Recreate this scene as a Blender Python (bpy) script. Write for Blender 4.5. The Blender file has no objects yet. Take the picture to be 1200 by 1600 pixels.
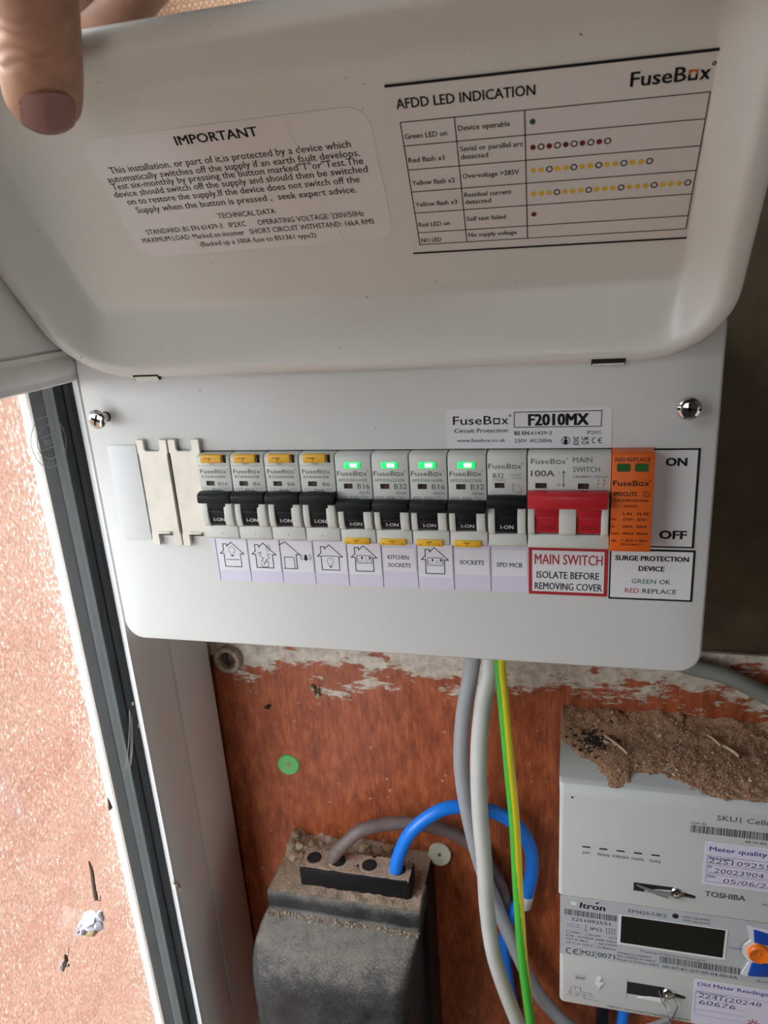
import bpy, bmesh, math, random
from mathutils import Vector, Matrix, noise as mnoise

random.seed(7)
S = 0.001                                   # everything below is laid out in millimetres
scene = bpy.context.scene
COL = scene.collection

# ------------------------------------------------------------------ camera
cam_d = bpy.data.cameras.new('camera')
cam = bpy.data.objects.new('camera', cam_d)
COL.objects.link(cam)
RW = ((0.9695013, 0.2363832, -0.0647316), (0.0144639, -0.3188414, -0.9476977), (-0.2446589, 0.9178579, -0.3125362))
m = Matrix.Identity(4)
for i in range(3):
    m[i][0] = RW[0][i]
    m[i][1] = -RW[1][i]
    m[i][2] = -RW[2][i]
m[0][3], m[1][3], m[2][3] = 0.1805814, -0.3294696, 0.0811367
cam.matrix_world = m
cam_d.sensor_fit = 'VERTICAL'
cam_d.sensor_height = 36.0
cam_d.lens = 1149.66 / 1600.0 * 36.0
cam_d.clip_start = 0.005
cam_d.clip_end = 60
cam_d.dof.use_dof = True
cam_d.dof.focus_distance = 0.36
cam_d.dof.aperture_fstop = 20.0
scene.camera = cam

# ------------------------------------------------------------------ light and exposure
scene.view_settings.view_transform = 'Standard'
scene.view_settings.look = 'None'
scene.view_settings.gamma = 1.0
scene.view_settings.use_curve_mapping = False
scene.view_settings.exposure = -0.22

world = bpy.data.worlds.new('daylight')
scene.world = world
world.use_nodes = True
wn = world.node_tree.nodes
bg = wn['Background']
bg.inputs[0].default_value = (0.885, 0.95, 1.03, 1)
bg.inputs[1].default_value = 11.5


def area(name, loc, target, sx, sy, power, col=(1, 1, 1), portal=False):
    d = bpy.data.lights.new(name, 'AREA')
    d.shape = 'RECTANGLE'
    d.size, d.size_y = sx * S, sy * S
    d.energy = power
    d.color = col
    if portal:
        d.cycles.is_portal = True
    o = bpy.data.objects.new(name, d)
    o.location = Vector(loc) * S
    o.rotation_euler = (Vector(target) - Vector(loc)).to_track_quat('-Z', 'Y').to_euler()
    COL.objects.link(o)
    return o


area('window_portal', (-122, -220, -425), (0, -220, -425), 480, 930, 1.0, portal=True)
area('fanlight_portal', (-122, -155, 385), (0, -155, 385), 350, 430, 1.0, portal=True)
area('hall_fill', (60, -1500, 60), (100, 0, 60), 500, 500, 2.2, (1.0, 0.95, 0.88))  # unseen fill added behind the camera to lift the lid and shadows
area('side_fill', (1200, -420, -520), (-60, 40, -300), 1000, 900, 2.0, (1.0, 0.98, 0.96))  # unseen fill added at the right to brighten the window jamb


# ------------------------------------------------------------------ materials
def new_mat(name):
    mt = bpy.data.materials.new(name)
    mt.use_nodes = True
    nt = mt.node_tree
    return mt, nt, nt.nodes, nt.links, nt.nodes['Principled BSDF']


def coords(nt, scale=(1, 1, 1), rot=(0, 0, 0), kind='Object'):
    tc = nt.nodes.new('ShaderNodeTexCoord')
    mp = nt.nodes.new('ShaderNodeMapping')
    mp.inputs['Scale'].default_value = scale
    mp.inputs['Rotation'].default_value = rot
    nt.links.new(tc.outputs[kind], mp.inputs['Vector'])
    return mp.outputs['Vector']


def tex_noise(nt, vec, scale, detail=3, rough=0.5):
    n = nt.nodes.new('ShaderNodeTexNoise')
    n.inputs['Scale'].default_value = scale
    n.inputs['Detail'].default_value = detail
    n.inputs['Roughness'].default_value = rough
    nt.links.new(vec, n.inputs['Vector'])
    return n.outputs['Fac']


def ramp(nt, fac, stops):
    r = nt.nodes.new('ShaderNodeValToRGB')
    e = r.color_ramp.elements
    while len(e) < len(stops):
        e.new(0.5)
    for k, (p, c) in enumerate(stops):
        e[k].position = p
        e[k].color = (c[0], c[1], c[2], 1) if not isinstance(c, (int, float)) else (c, c, c, 1)
    nt.links.new(fac, r.inputs['Fac'])
    return r.outputs['Color']


def mixc(nt, fac, a, b):
    mx = nt.nodes.new('ShaderNodeMix')
    mx.data_type = 'RGBA'
    for sock, v in ((mx.inputs[0], fac), (mx.inputs[6], a), (mx.inputs[7], b)):
        if isinstance(v, (int, float)):
            sock.default_value = v
        elif isinstance(v, tuple):
            sock.default_value = (v[0], v[1], v[2], 1)
        else:
            nt.links.new(v, sock)
    return mx.outputs[2]


def mathn(nt, op, a, b=0.0):
    n = nt.nodes.new('ShaderNodeMath')
    n.operation = op
    for k, v in enumerate((a, b)):
        if isinstance(v, (int, float)):
            n.inputs[k].default_value = v
        else:
            nt.links.new(v, n.inputs[k])
    return n.outputs[0]


def sepxyz(nt, vec):
    n = nt.nodes.new('ShaderNodeSeparateXYZ')
    nt.links.new(vec, n.inputs[0])
    return n.outputs


def bump(nt, p, height, strength, dist=0.0005):
    b = nt.nodes.new('ShaderNodeBump')
    b.inputs['Strength'].default_value = strength
    b.inputs['Distance'].default_value = dist
    nt.links.new(height, b.inputs['Height'])
    nt.links.new(b.outputs['Normal'], p.inputs['Normal'])


def mat(name, col, rough=0.5, metal=0.0, spec=0.5, var=0.0, vscale=60, bs=0.0, bscale=900, specks=0.0, emis=0.0, coat=0.0, sss=0.0):
    mt, nt, nd, lk, p = new_mat(name)
    p.inputs['Base Color'].default_value = (*col, 1)
    p.inputs['Roughness'].default_value = rough
    p.inputs['Metallic'].default_value = metal
    p.inputs['Coat Weight'].default_value = coat
    p.inputs['Specular IOR Level'].default_value = spec
    vec = coords(nt)
    c = None
    if var:
        f = tex_noise(nt, vec, vscale, 4)
        lo = tuple(max(0, x * (1 - var)) for x in col)
        hi = tuple(min(1, x * (1 + var)) for x in col)
        c = ramp(nt, f, [(0.3, lo), (0.7, hi)])
    if specks:
        f2 = tex_noise(nt, vec, 420, 2)
        mask = ramp(nt, f2, [(0.752, 0.0), (0.775, 1.0)])
        c = mixc(nt, mathn(nt, 'MULTIPLY', mask, specks), c if c else col, (0.10, 0.09, 0.08))
    if c:
        lk.new(c, p.inputs['Base Color'])
    if bs:
        bump(nt, p, tex_noise(nt, vec, bscale, 3), bs)
    if emis:
        p.inputs['Emission Color'].default_value = (*col, 1)
        p.inputs['Emission Strength'].default_value = emis
    if sss:
        p.inputs['Subsurface Weight'].default_value = sss
        p.inputs['Subsurface Radius'].default_value = (0.004, 0.0015, 0.0008)
        p.inputs['Subsurface Scale'].default_value = 1.0
    return mt


M = {}
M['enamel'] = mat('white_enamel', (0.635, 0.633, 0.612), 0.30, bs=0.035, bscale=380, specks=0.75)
M['enamel_lit'] = mat('enamel_lit', (0.775, 0.775, 0.725), 0.30, bs=0.05, bscale=300, specks=0.7)  # same paint as the cover, lightened so the lid reads as more strongly lit
M['blank_plastic'] = mat('blank_plastic', (0.61, 0.615, 0.61), 0.4)
M['plastic'] = mat('breaker_plastic', (0.60, 0.61, 0.57), 0.42, var=0.03, vscale=150, bs=0.04, bscale=1500)
M['cheek'] = mat('breaker_cheek_plastic', (0.64, 0.64, 0.59), 0.4)
M['black'] = mat('black_plastic', (0.008, 0.009, 0.011), 0.42, spec=0.22, bs=0.05, bscale=1600)
M['dark'] = mat('dark_cavity', (0.01, 0.008, 0.008), 0.8)
M['maroon'] = mat('maroon_flag', (0.055, 0.012, 0.010), 0.5)
M['ink'] = mat('black_ink', (0.010, 0.010, 0.012), 0.6, spec=0.25)
M['greyink'] = mat('grey_ink', (0.095, 0.10, 0.10), 0.6)
M['paleink'] = mat('pale_grey_ink', (0.26, 0.265, 0.26), 0.6)
M['whiteink'] = mat('white_ink', (0.72, 0.72, 0.72), 0.5)
M['redink'] = mat('red_ink', (0.40, 0.018, 0.025), 0.5)
M['deepred'] = mat('deep_red_ink', (0.16, 0.012, 0.014), 0.5)
M['greenink'] = mat('green_ink', (0.03, 0.15, 0.09), 0.5)
M['darkgreen'] = mat('dark_green_ink', (0.012, 0.08, 0.04), 0.5)
M['yellowink'] = mat('yellow_ink', (0.82, 0.54, 0.05), 0.5)
M['orangeink'] = mat('orange_ink', (0.62, 0.20, 0.03), 0.5)
M['blueink'] = mat('blue_ink', (0.03, 0.055, 0.28), 0.5)
M['penink'] = mat('pen_ink', (0.035, 0.04, 0.10), 0.5)
M['red'] = mat('red_plastic', (0.50, 0.018, 0.028), 0.30, bs=0.03)
M['orange'] = mat('orange_plastic', (0.70, 0.118, 0.008), 0.42, bs=0.03)
M['amber'] = mat('amber_plastic', (0.78, 0.42, 0.02), 0.4)
M['amberdark'] = mat('amber_mark', (0.30, 0.12, 0.005), 0.5)
M['greenwin'] = mat('green_window', (0.02, 0.11, 0.02), 0.25)
M['led'] = mat('green_led', (0.0, 0.80, 0.16), 0.3, emis=1.1)
M['ledcore'] = mat('green_led_core', (0.60, 1.0, 0.62), 0.3, emis=1.5)
M['vinyl'] = mat('white_vinyl', (0.73, 0.72, 0.74), 0.35, var=0.02)
M['chart_paper'] = mat('chart_vinyl', (0.78, 0.755, 0.72), 0.5)
M['important_paper'] = mat('important_vinyl', (0.82, 0.80, 0.78), 0.38)
M['lavender'] = mat('lavender_paper', (0.66, 0.62, 0.74), 0.6)
M['paper'] = mat('white_paper', (0.74, 0.73, 0.77), 0.6)
M['zinc'] = mat('zinc_plate', (0.70, 0.66, 0.58), 0.40, metal=0.25, var=0.08, vscale=90, bs=0.06, bscale=500)
M['zinc_edge'] = mat('zinc_edge', (0.45, 0.52, 0.52), 0.35, metal=0.9)
M['chrome'] = mat('nickel_screw', (0.75, 0.75, 0.74), 0.13, metal=1.0)
M['upvc'] = mat('white_upvc', (0.82, 0.82, 0.81), 0.34, bs=0.02)
M['gasket'] = mat('black_gasket', (0.018, 0.019, 0.021), 0.5)
M['sealant'] = mat('dark_sealant', (0.008, 0.0075, 0.0075), 0.8, spec=0.12)
M['spacer'] = mat('grey_spacer', (0.20, 0.21, 0.22), 0.45, var=0.12, vscale=300)
M['spacer_pale'] = mat('pale_spacer', (0.34, 0.35, 0.35), 0.4)
M['etch'] = mat('etched_glass', (0.26, 0.27, 0.28), 0.7)
M['cable_bluegrey'] = mat('blue_grey_pvc', (0.37, 0.385, 0.41), 0.42, var=0.05)
M['cable_pale'] = mat('pale_grey_pvc', (0.58, 0.575, 0.55), 0.42, var=0.04)
M['cable_blue'] = mat('blue_pvc', (0.008, 0.20, 0.80), 0.33)
M['cable_brown'] = mat('brown_pvc', (0.17, 0.125, 0.115), 0.5, var=0.2, vscale=120)
M['earth_green'] = mat('earth_green', (0.06, 0.42, 0.04), 0.35)
M['earth_yellow'] = mat('earth_yellow', (0.85, 0.72, 0.02), 0.35)
M['conduit'] = mat('grey_conduit', (0.22, 0.22, 0.20), 0.55, var=0.1)
M['meter'] = mat('meter_plastic', (0.54, 0.545, 0.53), 0.42, bs=0.12, bscale=1400)
M['meter_label'] = mat('meter_faceplate', (0.46, 0.475, 0.49), 0.4)
M['meter_white'] = mat('meter_white', (0.74, 0.74, 0.74), 0.35)
M['lcd'] = mat('lcd_screen', (0.012, 0.013, 0.011), 0.12)
M['button_blue'] = mat('blue_button', (0.01, 0.06, 0.36), 0.3)
M['button_orange'] = mat('orange_button', (0.80, 0.17, 0.01), 0.3)
M['steel'] = mat('seal_wire', (0.55, 0.55, 0.54), 0.25, metal=1.0)
M['lead'] = mat('seal_tag', (0.22, 0.215, 0.21), 0.4, metal=0.3)
M['skin'] = mat('skin', (0.46, 0.24, 0.155), 0.48, var=0.16, vscale=130, bs=0.25, bscale=1500, sss=0.10)
M['nail'] = mat('finger_nail', (0.60, 0.34, 0.31), 0.2)
M['green_washer'] = mat('green_plastic', (0.10, 0.42, 0.10), 0.45, var=0.1)
M['cream_washer'] = mat('cream_plastic', (0.55, 0.52, 0.40), 0.5, var=0.12, vscale=200)
M['brass'] = mat('dirty_collar', (0.36, 0.27, 0.20), 0.7, var=0.35, vscale=220, bs=0.3)
M['screw_rust'] = mat('rusty_screw', (0.10, 0.06, 0.045), 0.6, metal=0.4, var=0.4, vscale=300)
M['twig'] = mat('twig_bark', (0.13, 0.085, 0.06), 0.8, var=0.4, vscale=600)
M['straw'] = mat('straw', (0.48, 0.32, 0.20), 0.8, var=0.2, vscale=400)
M['husk'] = mat('insect_husk', (0.20, 0.13, 0.08), 0.8, var=0.4, vscale=500)
M['silk'] = mat('white_silk', (0.66, 0.64, 0.70), 0.7, var=0.2, vscale=300)
M['silk_gold'] = mat('straw_silk', (0.42, 0.31, 0.16), 0.7, var=0.3, vscale=300)
M['thread'] = mat('web_thread', (0.60, 0.58, 0.55), 0.5)


def m_dirt(name, a, b, c):
    mt, nt, nd, lk, p = new_mat(name)
    v = coords(nt)
    col = ramp(nt, tex_noise(nt, v, 900, 4, 0.7), [(0.30, a), (0.5, b), (0.72, c)])
    lk.new(col, p.inputs['Base Color'])
    p.inputs['Roughness'].default_value = 0.95
    bump(nt, p, tex_noise(nt, v, 1300, 4, 0.7), 0.9, 0.0012)
    return mt


M['dirt'] = m_dirt('brown_dirt', (0.20, 0.098, 0.053), (0.50, 0.265, 0.150), (0.68, 0.46, 0.30))
M['dust'] = m_dirt('tan_dust', (0.24, 0.15, 0.10), (0.46, 0.32, 0.23), (0.62, 0.48, 0.37))
M['chip'] = mat('pale_chip', (0.50, 0.40, 0.28), 0.9, var=0.3, vscale=500)
M['soot'] = mat('dark_crumb', (0.03, 0.022, 0.018), 0.95)


def m_wood():
    mt, nt, nd, lk, p = new_mat('varnished_board')
    v = coords(nt)
    mott = tex_noise(nt, coords(nt, (1, 1, 0.35), (0, 0.75, 0)), 190, 5, 0.65)
    fine = tex_noise(nt, coords(nt, (1, 1, 0.08), (0, 0.35, 0)), 900, 3)
    g = mathn(nt, 'ADD', mathn(nt, 'MULTIPLY', mott, 0.65), mathn(nt, 'MULTIPLY', fine, 0.35))
    wood = ramp(nt, g, [(0.36, (0.185, 0.037, 0.011)), (0.50, (0.37, 0.080, 0.024)), (0.64, (0.54, 0.148, 0.050))])
    big = tex_noise(nt, v, 9, 3)
    wood = mixc(nt, mathn(nt, 'MULTIPLY', big, 0.45), wood, (0.19, 0.050, 0.022))
    # old cream paint left along the top edge of the board
    z = sepxyz(nt, v)[2]
    h = mathn(nt, 'MULTIPLY', mathn(nt, 'ADD', z, 0.207), 24.0)
    n1 = tex_noise(nt, coords(nt, (1, 1, 1.9)), 36, 6, 0.66)
    n2 = tex_noise(nt, coords(nt, (0.8, 1, 3.0)), 150, 4, 0.6)
    f = mathn(nt, 'ADD', mathn(nt, 'ADD', mathn(nt, 'MULTIPLY', n1, 1.35), mathn(nt, 'MULTIPLY', n2, 0.45)), mathn(nt, 'MINIMUM', mathn(nt, 'MULTIPLY', h, 0.42), 0.40))
    f01 = nt.nodes.new('ShaderNodeMapRange')
    f01.inputs['From Min'].default_value = 1.15
    f01.inputs['From Max'].default_value = 1.23
    lk.new(f, f01.inputs['Value'])
    paint = ramp(nt, tex_noise(nt, v, 120, 5, 0.7), [(0.3, (0.34, 0.26, 0.20)), (0.6, (0.66, 0.59, 0.49))])
    col = mixc(nt, f01.outputs[0], wood, paint)
    sp = ramp(nt, tex_noise(nt, v, 210, 1), [(0.765, 0.0), (0.78, 1.0)])
    col = mixc(nt, mathn(nt, 'MULTIPLY', sp, 0.8), col, (0.48, 0.36, 0.28))
    lk.new(col, p.inputs['Base Color'])
    p.inputs['Roughness'].default_value = 0.42
    bump(nt, p, mathn(nt, 'ADD', mathn(nt, 'MULTIPLY', f01.outputs[0], 0.6), mathn(nt, 'MULTIPLY', fine, 0.12)), 0.5, 0.0009)
    return mt


M['wood'] = m_wood()


def m_hessian():
    mt, nt, nd, lk, p = new_mat('woven_hessian')
    x, y, z = sepxyz(nt, coords(nt))
    k = 2 * math.pi / 0.0034
    wob = mathn(nt, 'MULTIPLY', tex_noise(nt, coords(nt), 160, 2), 1.6)
    sx = mathn(nt, 'SINE', mathn(nt, 'ADD', mathn(nt, 'MULTIPLY', x, k), wob))
    sz = mathn(nt, 'SINE', mathn(nt, 'ADD', mathn(nt, 'MULTIPLY', z, k), wob))
    wv = mathn(nt, 'MAXIMUM', mathn(nt, 'MULTIPLY', sx, sz), mathn(nt, 'MULTIPLY', mathn(nt, 'ADD', sx, sz), 0.5))
    f = mathn(nt, 'ADD', mathn(nt, 'MULTIPLY', wv, 0.5), 0.5)
    f = mathn(nt, 'ADD', mathn(nt, 'MULTIPLY', f, 0.85), mathn(nt, 'MULTIPLY', tex_noise(nt, coords(nt), 900, 3), 0.25))
    lk.new(ramp(nt, f, [(0.15, (0.16, 0.07, 0.035)), (0.45, (0.58, 0.32, 0.19)), (0.9, (0.82, 0.53, 0.35))]), p.inputs['Base Color'])
    p.inputs['Roughness'].default_value = 0.9
    bump(nt, p, f, 0.9, 0.0012)
    return mt


M['hessian'] = m_hessian()


def m_plaster():
    mt, nt, nd, lk, p = new_mat('olive_wall_paint')
    v = coords(nt)
    c = ramp(nt, tex_noise(nt, v, 25, 5, 0.65), [(0.3, (0.05, 0.030, 0.015)), (0.7, (0.10, 0.074, 0.034))])
    lk.new(c, p.inputs['Base Color'])
    p.inputs['Roughness'].default_value = 0.75
    bump(nt, p, tex_noise(nt, v, 200, 4), 0.3, 0.0008)
    return mt


M['plaster'] = m_plaster()
M['room'] = mat('hall_wall_paint', (0.30, 0.29, 0.27), 0.8, var=0.05, vscale=3)
M['floor'] = mat('hall_floor_tiles', (0.30, 0.22, 0.16), 0.6, var=0.2, vscale=8)


def m_brick():
    mt, nt, nd, lk, p = new_mat('salmon_brickwork')
    b = nt.nodes.new('ShaderNodeTexBrick')
    b.inputs['Color1'].default_value = (0.136, 0.051, 0.027, 1)
    b.inputs['Color2'].default_value = (0.152, 0.062, 0.034, 1)
    b.inputs['Mortar'].default_value = (0.150, 0.066, 0.037, 1)
    b.inputs['Scale'].default_value = 1.0
    b.inputs['Brick Width'].default_value = 0.225
    b.inputs['Row Height'].default_value = 0.105
    b.inputs['Mortar Size'].default_value = 0.016
    b.inputs['Mortar Smooth'].default_value = 1.0
    lk.new(coords(nt), b.inputs['Vector'])
    c = mixc(nt, ramp(nt, tex_noise(nt, coords(nt, (0.25, 1, 1)), 7, 3), [(0.35, 0.0), (0.7, 0.8)]), b.outputs['Color'], (0.158, 0.076, 0.045))
    lk.new(c, p.inputs['Base Color'])
    p.inputs['Roughness'].default_value = 0.9
    return mt


M['brick'] = m_brick()


def m_clear():
    mt, nt, nd, lk, p = new_mat('clear_pane')
    nd.remove(p)
    out = nd['Material Output']
    t = nd.new('ShaderNodeBsdfTransparent')
    t.inputs[0].default_value = (0.95, 0.965, 0.96, 1)
    g = nd.new('ShaderNodeBsdfGlossy')
    g.inputs['Roughness'].default_value = 0.04
    mx = nd.new('ShaderNodeMixShader')
    mx.inputs[0].default_value = 0.045
    lk.new(t.outputs[0], mx.inputs[1])
    lk.new(g.outputs[0], mx.inputs[2])
    lk.new(mx.outputs[0], out.inputs['Surface'])
    return mt


def m_obscure():
    # textured pane: a hammered surface whose facets scatter the daylight as small bright flecks
    mt, nt, nd, lk, p = new_mat('obscure_pane')
    nd.remove(p)
    out = nd['Material Output']
    v = coords(nt, (1, 1, 0.62))
    n1 = tex_noise(nt, v, 620, 3, 0.6)
    n2 = tex_noise(nt, v, 900, 3, 0.55)
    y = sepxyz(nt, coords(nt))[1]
    mr = nt.nodes.new('ShaderNodeMapRange')          # more white flecks towards the edge, painting in the refracted bright reveal
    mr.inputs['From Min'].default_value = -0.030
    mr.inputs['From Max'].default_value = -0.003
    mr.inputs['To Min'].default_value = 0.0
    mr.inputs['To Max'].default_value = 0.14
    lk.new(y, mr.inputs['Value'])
    mr2 = nt.nodes.new('ShaderNodeMapRange')  # whitens the outermost band further, bright reveal put into the pane colour
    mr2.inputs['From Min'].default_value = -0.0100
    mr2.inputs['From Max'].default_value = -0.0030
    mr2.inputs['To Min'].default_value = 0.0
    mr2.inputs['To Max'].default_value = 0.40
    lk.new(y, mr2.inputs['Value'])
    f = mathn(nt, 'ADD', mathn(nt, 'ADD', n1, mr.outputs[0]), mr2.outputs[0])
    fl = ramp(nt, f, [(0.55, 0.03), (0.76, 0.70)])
    t = nd.new('ShaderNodeBsdfTransparent')
    lk.new(ramp(nt, n2, [(0.36, (0.66, 0.64, 0.62)), (0.58, (0.97, 0.97, 0.97))]), t.inputs[0])
    r = nd.new('ShaderNodeBsdfTranslucent')
    r.inputs[0].default_value = (0.46, 0.41, 0.36, 1)
    mx = nd.new('ShaderNodeMixShader')
    lk.new(fl, mx.inputs[0])
    lk.new(t.outputs[0], mx.inputs[1])
    lk.new(r.outputs[0], mx.inputs[2])
    lk.new(mx.outputs[0], out.inputs['Surface'])
    return mt


M['clear'] = m_clear()
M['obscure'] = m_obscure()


def m_fusecase():
    mt, nt, nd, lk, p = new_mat('dusty_black_bakelite')
    p.inputs['Specular IOR Level'].default_value = 0.3
    geo = nd.new('ShaderNodeNewGeometry')
    up = sepxyz(nt, geo.outputs['Normal'])[2]
    v = coords(nt)
    n = tex_noise(nt, v, 60, 5, 0.65)
    n2 = tex_noise(nt, v, 900, 3, 0.7)
    f = mathn(nt, 'ADD', mathn(nt, 'MULTIPLY', mathn(nt, 'MAXIMUM', up, 0.0), 0.30), mathn(nt, 'MULTIPLY', n, 0.50))
    f = mathn(nt, 'ADD', f, mathn(nt, 'MULTIPLY', n2, 0.58))
    col = ramp(nt, f, [(0.46, (0.008, 0.009, 0.011)), (0.64, (0.060, 0.057, 0.055)), (0.82, (0.18, 0.155, 0.135))])
    lk.new(col, p.inputs['Base Color'])
    lk.new(ramp(nt, f, [(0.4, 0.28), (0.6, 0.85)]), p.inputs['Roughness'])
    bump(nt, p, n2, 0.25, 0.0006)
    return mt


M['fusecase'] = m_fusecase()


# ------------------------------------------------------------------ mesh helpers
class Pl:
    def __init__(s, O, r=(1, 0, 0), u=(0, 0, 1)):
        s.O = Vector(O)
        s.r = Vector(r).normalized()
        s.u = Vector(u).normalized()
        s.n = s.r.cross(s.u)

    def P(s, a, b, c=0.0):
        return s.O + s.r * a + s.u * b + s.n * c

    def shift(s, c):
        return Pl(s.O + s.n * c, s.r, s.u)


_tc = {}


def text_geo(t, bold):
    k = (t, bold)
    if k in _tc:
        return _tc[k]
    cu = bpy.data.curves.new('t', 'FONT')
    cu.body = t
    cu.resolution_u = 2
    cu.offset = 0.018 * bold
    ob = bpy.data.objects.new('t', cu)
    COL.objects.link(ob)
    dg = bpy.context.evaluated_depsgraph_get()
    me = bpy.data.meshes.new_from_object(ob.evaluated_get(dg))
    vs = [(v.co.x, v.co.y) for v in me.vertices]
    fs = [tuple(p.vertices) for p in me.polygons]
    bpy.data.objects.remove(ob)
    bpy.data.curves.remove(cu)
    bpy.data.meshes.remove(me)
    _tc[k] = (vs, fs)
    return _tc[k]


class MB:
    def __init__(s):
        s.bm = bmesh.new()
        s.mats = []

    def mi(s, m):
        m = M[m] if isinstance(m, str) else m
        if m not in s.mats:
            s.mats.append(m)
        return s.mats.index(m)

    def face(s, pts, m):
        f = s.bm.faces.new([s.bm.verts.new(p) for p in pts])
        f.material_index = s.mi(m)
        return f

    def loft(s, loops, m, cap0=True, cap1=True, closed=True):
        k = s.mi(m)
        V = [[s.bm.verts.new(p) for p in lp] for lp in loops]
        n = len(V[0])
        for a, b in zip(V, V[1:]):
            for i in range(n if closed else n - 1):
                j = (i + 1) % n
                s.bm.faces.new((a[i], a[j], b[j], b[i])).material_index = k
        if cap0:
            s.bm.faces.new(list(reversed(V[0]))).material_index = k
        if cap1:
            s.bm.faces.new(V[-1]).material_index = k
        return V

    def box(s, x0, x1, y0, y1, z0, z1, m):
        s.loft([[(x0, y0, z), (x1, y0, z), (x1, y1, z), (x0, y1, z)] for z in (z0, z1)], m)

    def pbox(s, pl, a0, a1, b0, b1, c0, c1, m):
        s.prism(pl, [(a0, b0), (a1, b0), (a1, b1), (a0, b1)], c0, c1, m)

    def prism(s, pl, pts, c0, c1, m):
        s.loft([[pl.P(a, b, c) for a, b in pts] for c in (c0, c1)], m)

    def side(s, x0, x1, prof, m):
        s.loft([[(x, -p, z) for p, z in prof] for x in (x0, x1)], m)

    def bevel(s, w, seg=2, ang=30):
        s.bm.normal_update()
        bmesh.ops.remove_doubles(s.bm, verts=s.bm.verts, dist=1e-4)
        bmesh.ops.recalc_face_normals(s.bm, faces=s.bm.faces)
        ed = [e for e in s.bm.edges if len(e.link_faces) == 2 and e.calc_face_angle(0) > math.radians(ang)]
        bmesh.ops.bevel(s.bm, geom=ed, offset=w, segments=seg, profile=0.5, affect='EDGES', clamp_overlap=True)

    def tube(s, pts, r, m, seg=14, sub=6, colour=None, rad=None):
        P = [Vector(p) for p in pts]
        path, rr = [], []
        n = len(P)
        for i in range(n - 1):
            p0, p1, p2, p3 = P[max(i - 1, 0)], P[i], P[i + 1], P[min(i + 2, n - 1)]
            for k in range(sub):
                t = k / sub
                path.append(0.5 * ((2 * p1) + (p2 - p0) * t + (2 * p0 - 5 * p1 + 4 * p2 - p3) * t * t + (3 * p1 - p0 - 3 * p2 + p3) * t ** 3))
                if rad:
                    rr.append(rad[i] * (1 - t) + rad[i + 1] * t)
        path.append(P[-1])
        if rad:
            rr.append(rad[-1])
        up = Vector((0.3, -0.9, 0.2)).normalized()
        loops = []
        T0 = None
        for i, p in enumerate(path):
            t = (path[min(i + 1, len(path) - 1)] - path[max(i - 1, 0)]).normalized()
            if T0 is not None:
                up = T0.rotation_difference(t) @ up
            T0 = t
            a = (up - t * up.dot(t)).normalized()
            b = t.cross(a)
            R = rr[i] if rad else r
            loops.append([p + (a * math.cos(2 * math.pi * k / seg) + b * math.sin(2 * math.pi * k / seg)) * R for k in range(seg)])
        nf = len(s.bm.faces)
        s.loft(loops, m)
        if colour:
            s.bm.faces.ensure_lookup_table()
            for i in range(len(loops) - 1):
                for k in range(seg):
                    mm = colour(i / (len(loops) - 1), k / seg)
                    s.bm.faces[nf + i * seg + k].material_index = s.mi(mm)

    def lathe(s, O, axis, prof, m, seg=24):
        ax = Vector(axis).normalized()
        a = ax.orthogonal().normalized()
        b = ax.cross(a)
        O = Vector(O)
        loops = [[O + ax * h + (a * math.cos(2 * math.pi * k / seg) + b * math.sin(2 * math.pi * k / seg)) * max(r, 1e-3) for k in range(seg)] for r, h in prof]
        s.loft(loops, m)

    def blob(s, c, r, m, sub=1, jit=0.25, sq=(1, 1, 1)):
        k = s.mi(m)
        g = bmesh.ops.create_icosphere(s.bm, subdivisions=sub, radius=1.0)
        for v in g['verts']:
            v.co = Vector(c) + Vector((v.co.x * sq[0], v.co.y * sq[1], v.co.z * sq[2])) * r * (1 + random.uniform(-jit, jit))
            for f in v.link_faces:
                f.material_index = k

    # flat marks on a plane
    def text(s, pl, t, a, b, h, w=None, m='ink', bold=0, align='L', c=0.12, skew=0.0):
        vs, fs = text_geo(t, min(bold, 0.0))
        if not vs:
            return
        x0 = min(v[0] for v in vs)
        x1 = max(v[0] for v in vs)
        sy = h / 0.729
        sx = sy if w is None else w / (x1 - x0)
        wid = sx * (x1 - x0)
        off = a - (0 if align == 'L' else wid / 2 if align == 'C' else wid)
        k = s.mi(m)
        d = 0.030 * h * max(0.0, bold)              # a heavier weight: the strokes set twice, slightly apart
        for q, (dx, dy) in enumerate(((0, 0),) if d == 0 else ((-d, -d * 0.4), (d, d * 0.4)) if bold < 0.8 else ((-d, -d * 0.4), (d, d * 0.4), (-d, d * 0.4), (d, -d * 0.4), (0, 0))):
            V = [s.bm.verts.new(pl.P(off + dx + (x - x0) * sx + y * sy * skew, b + dy + y * sy, c + 0.004 * q)) for x, y in vs]
            for f in fs:
                try:
                    s.bm.faces.new([V[i] for i in f]).material_index = k
                except ValueError:
                    pass

    def line(s, pl, p, q, w, m='ink', c=0.12):
        p, q = Vector(p), Vector(q)
        d = (q - p)
        d = d.normalized() * (w / 2)
        nrm = Vector((-d.y, d.x))
        a, b = p - d, q + d
        s.face([pl.P(*x, c) for x in (a + nrm * -1, b + nrm * -1, b + nrm, a + nrm)], m)

    def lines(s, pl, pts, w, m='ink', c=0.12, close=False):
        pts = list(pts)
        if close:
            pts.append(pts[0])
        for p, q in zip(pts, pts[1:]):
            s.line(pl, p, q, w, m, c)

    def rect(s, pl, a0, a1, b0, b1, m='ink', c=0.12):
        s.face([pl.P(a, b, c) for a, b in ((a0, b0), (a1, b0), (a1, b1), (a0, b1))], m)

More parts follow.
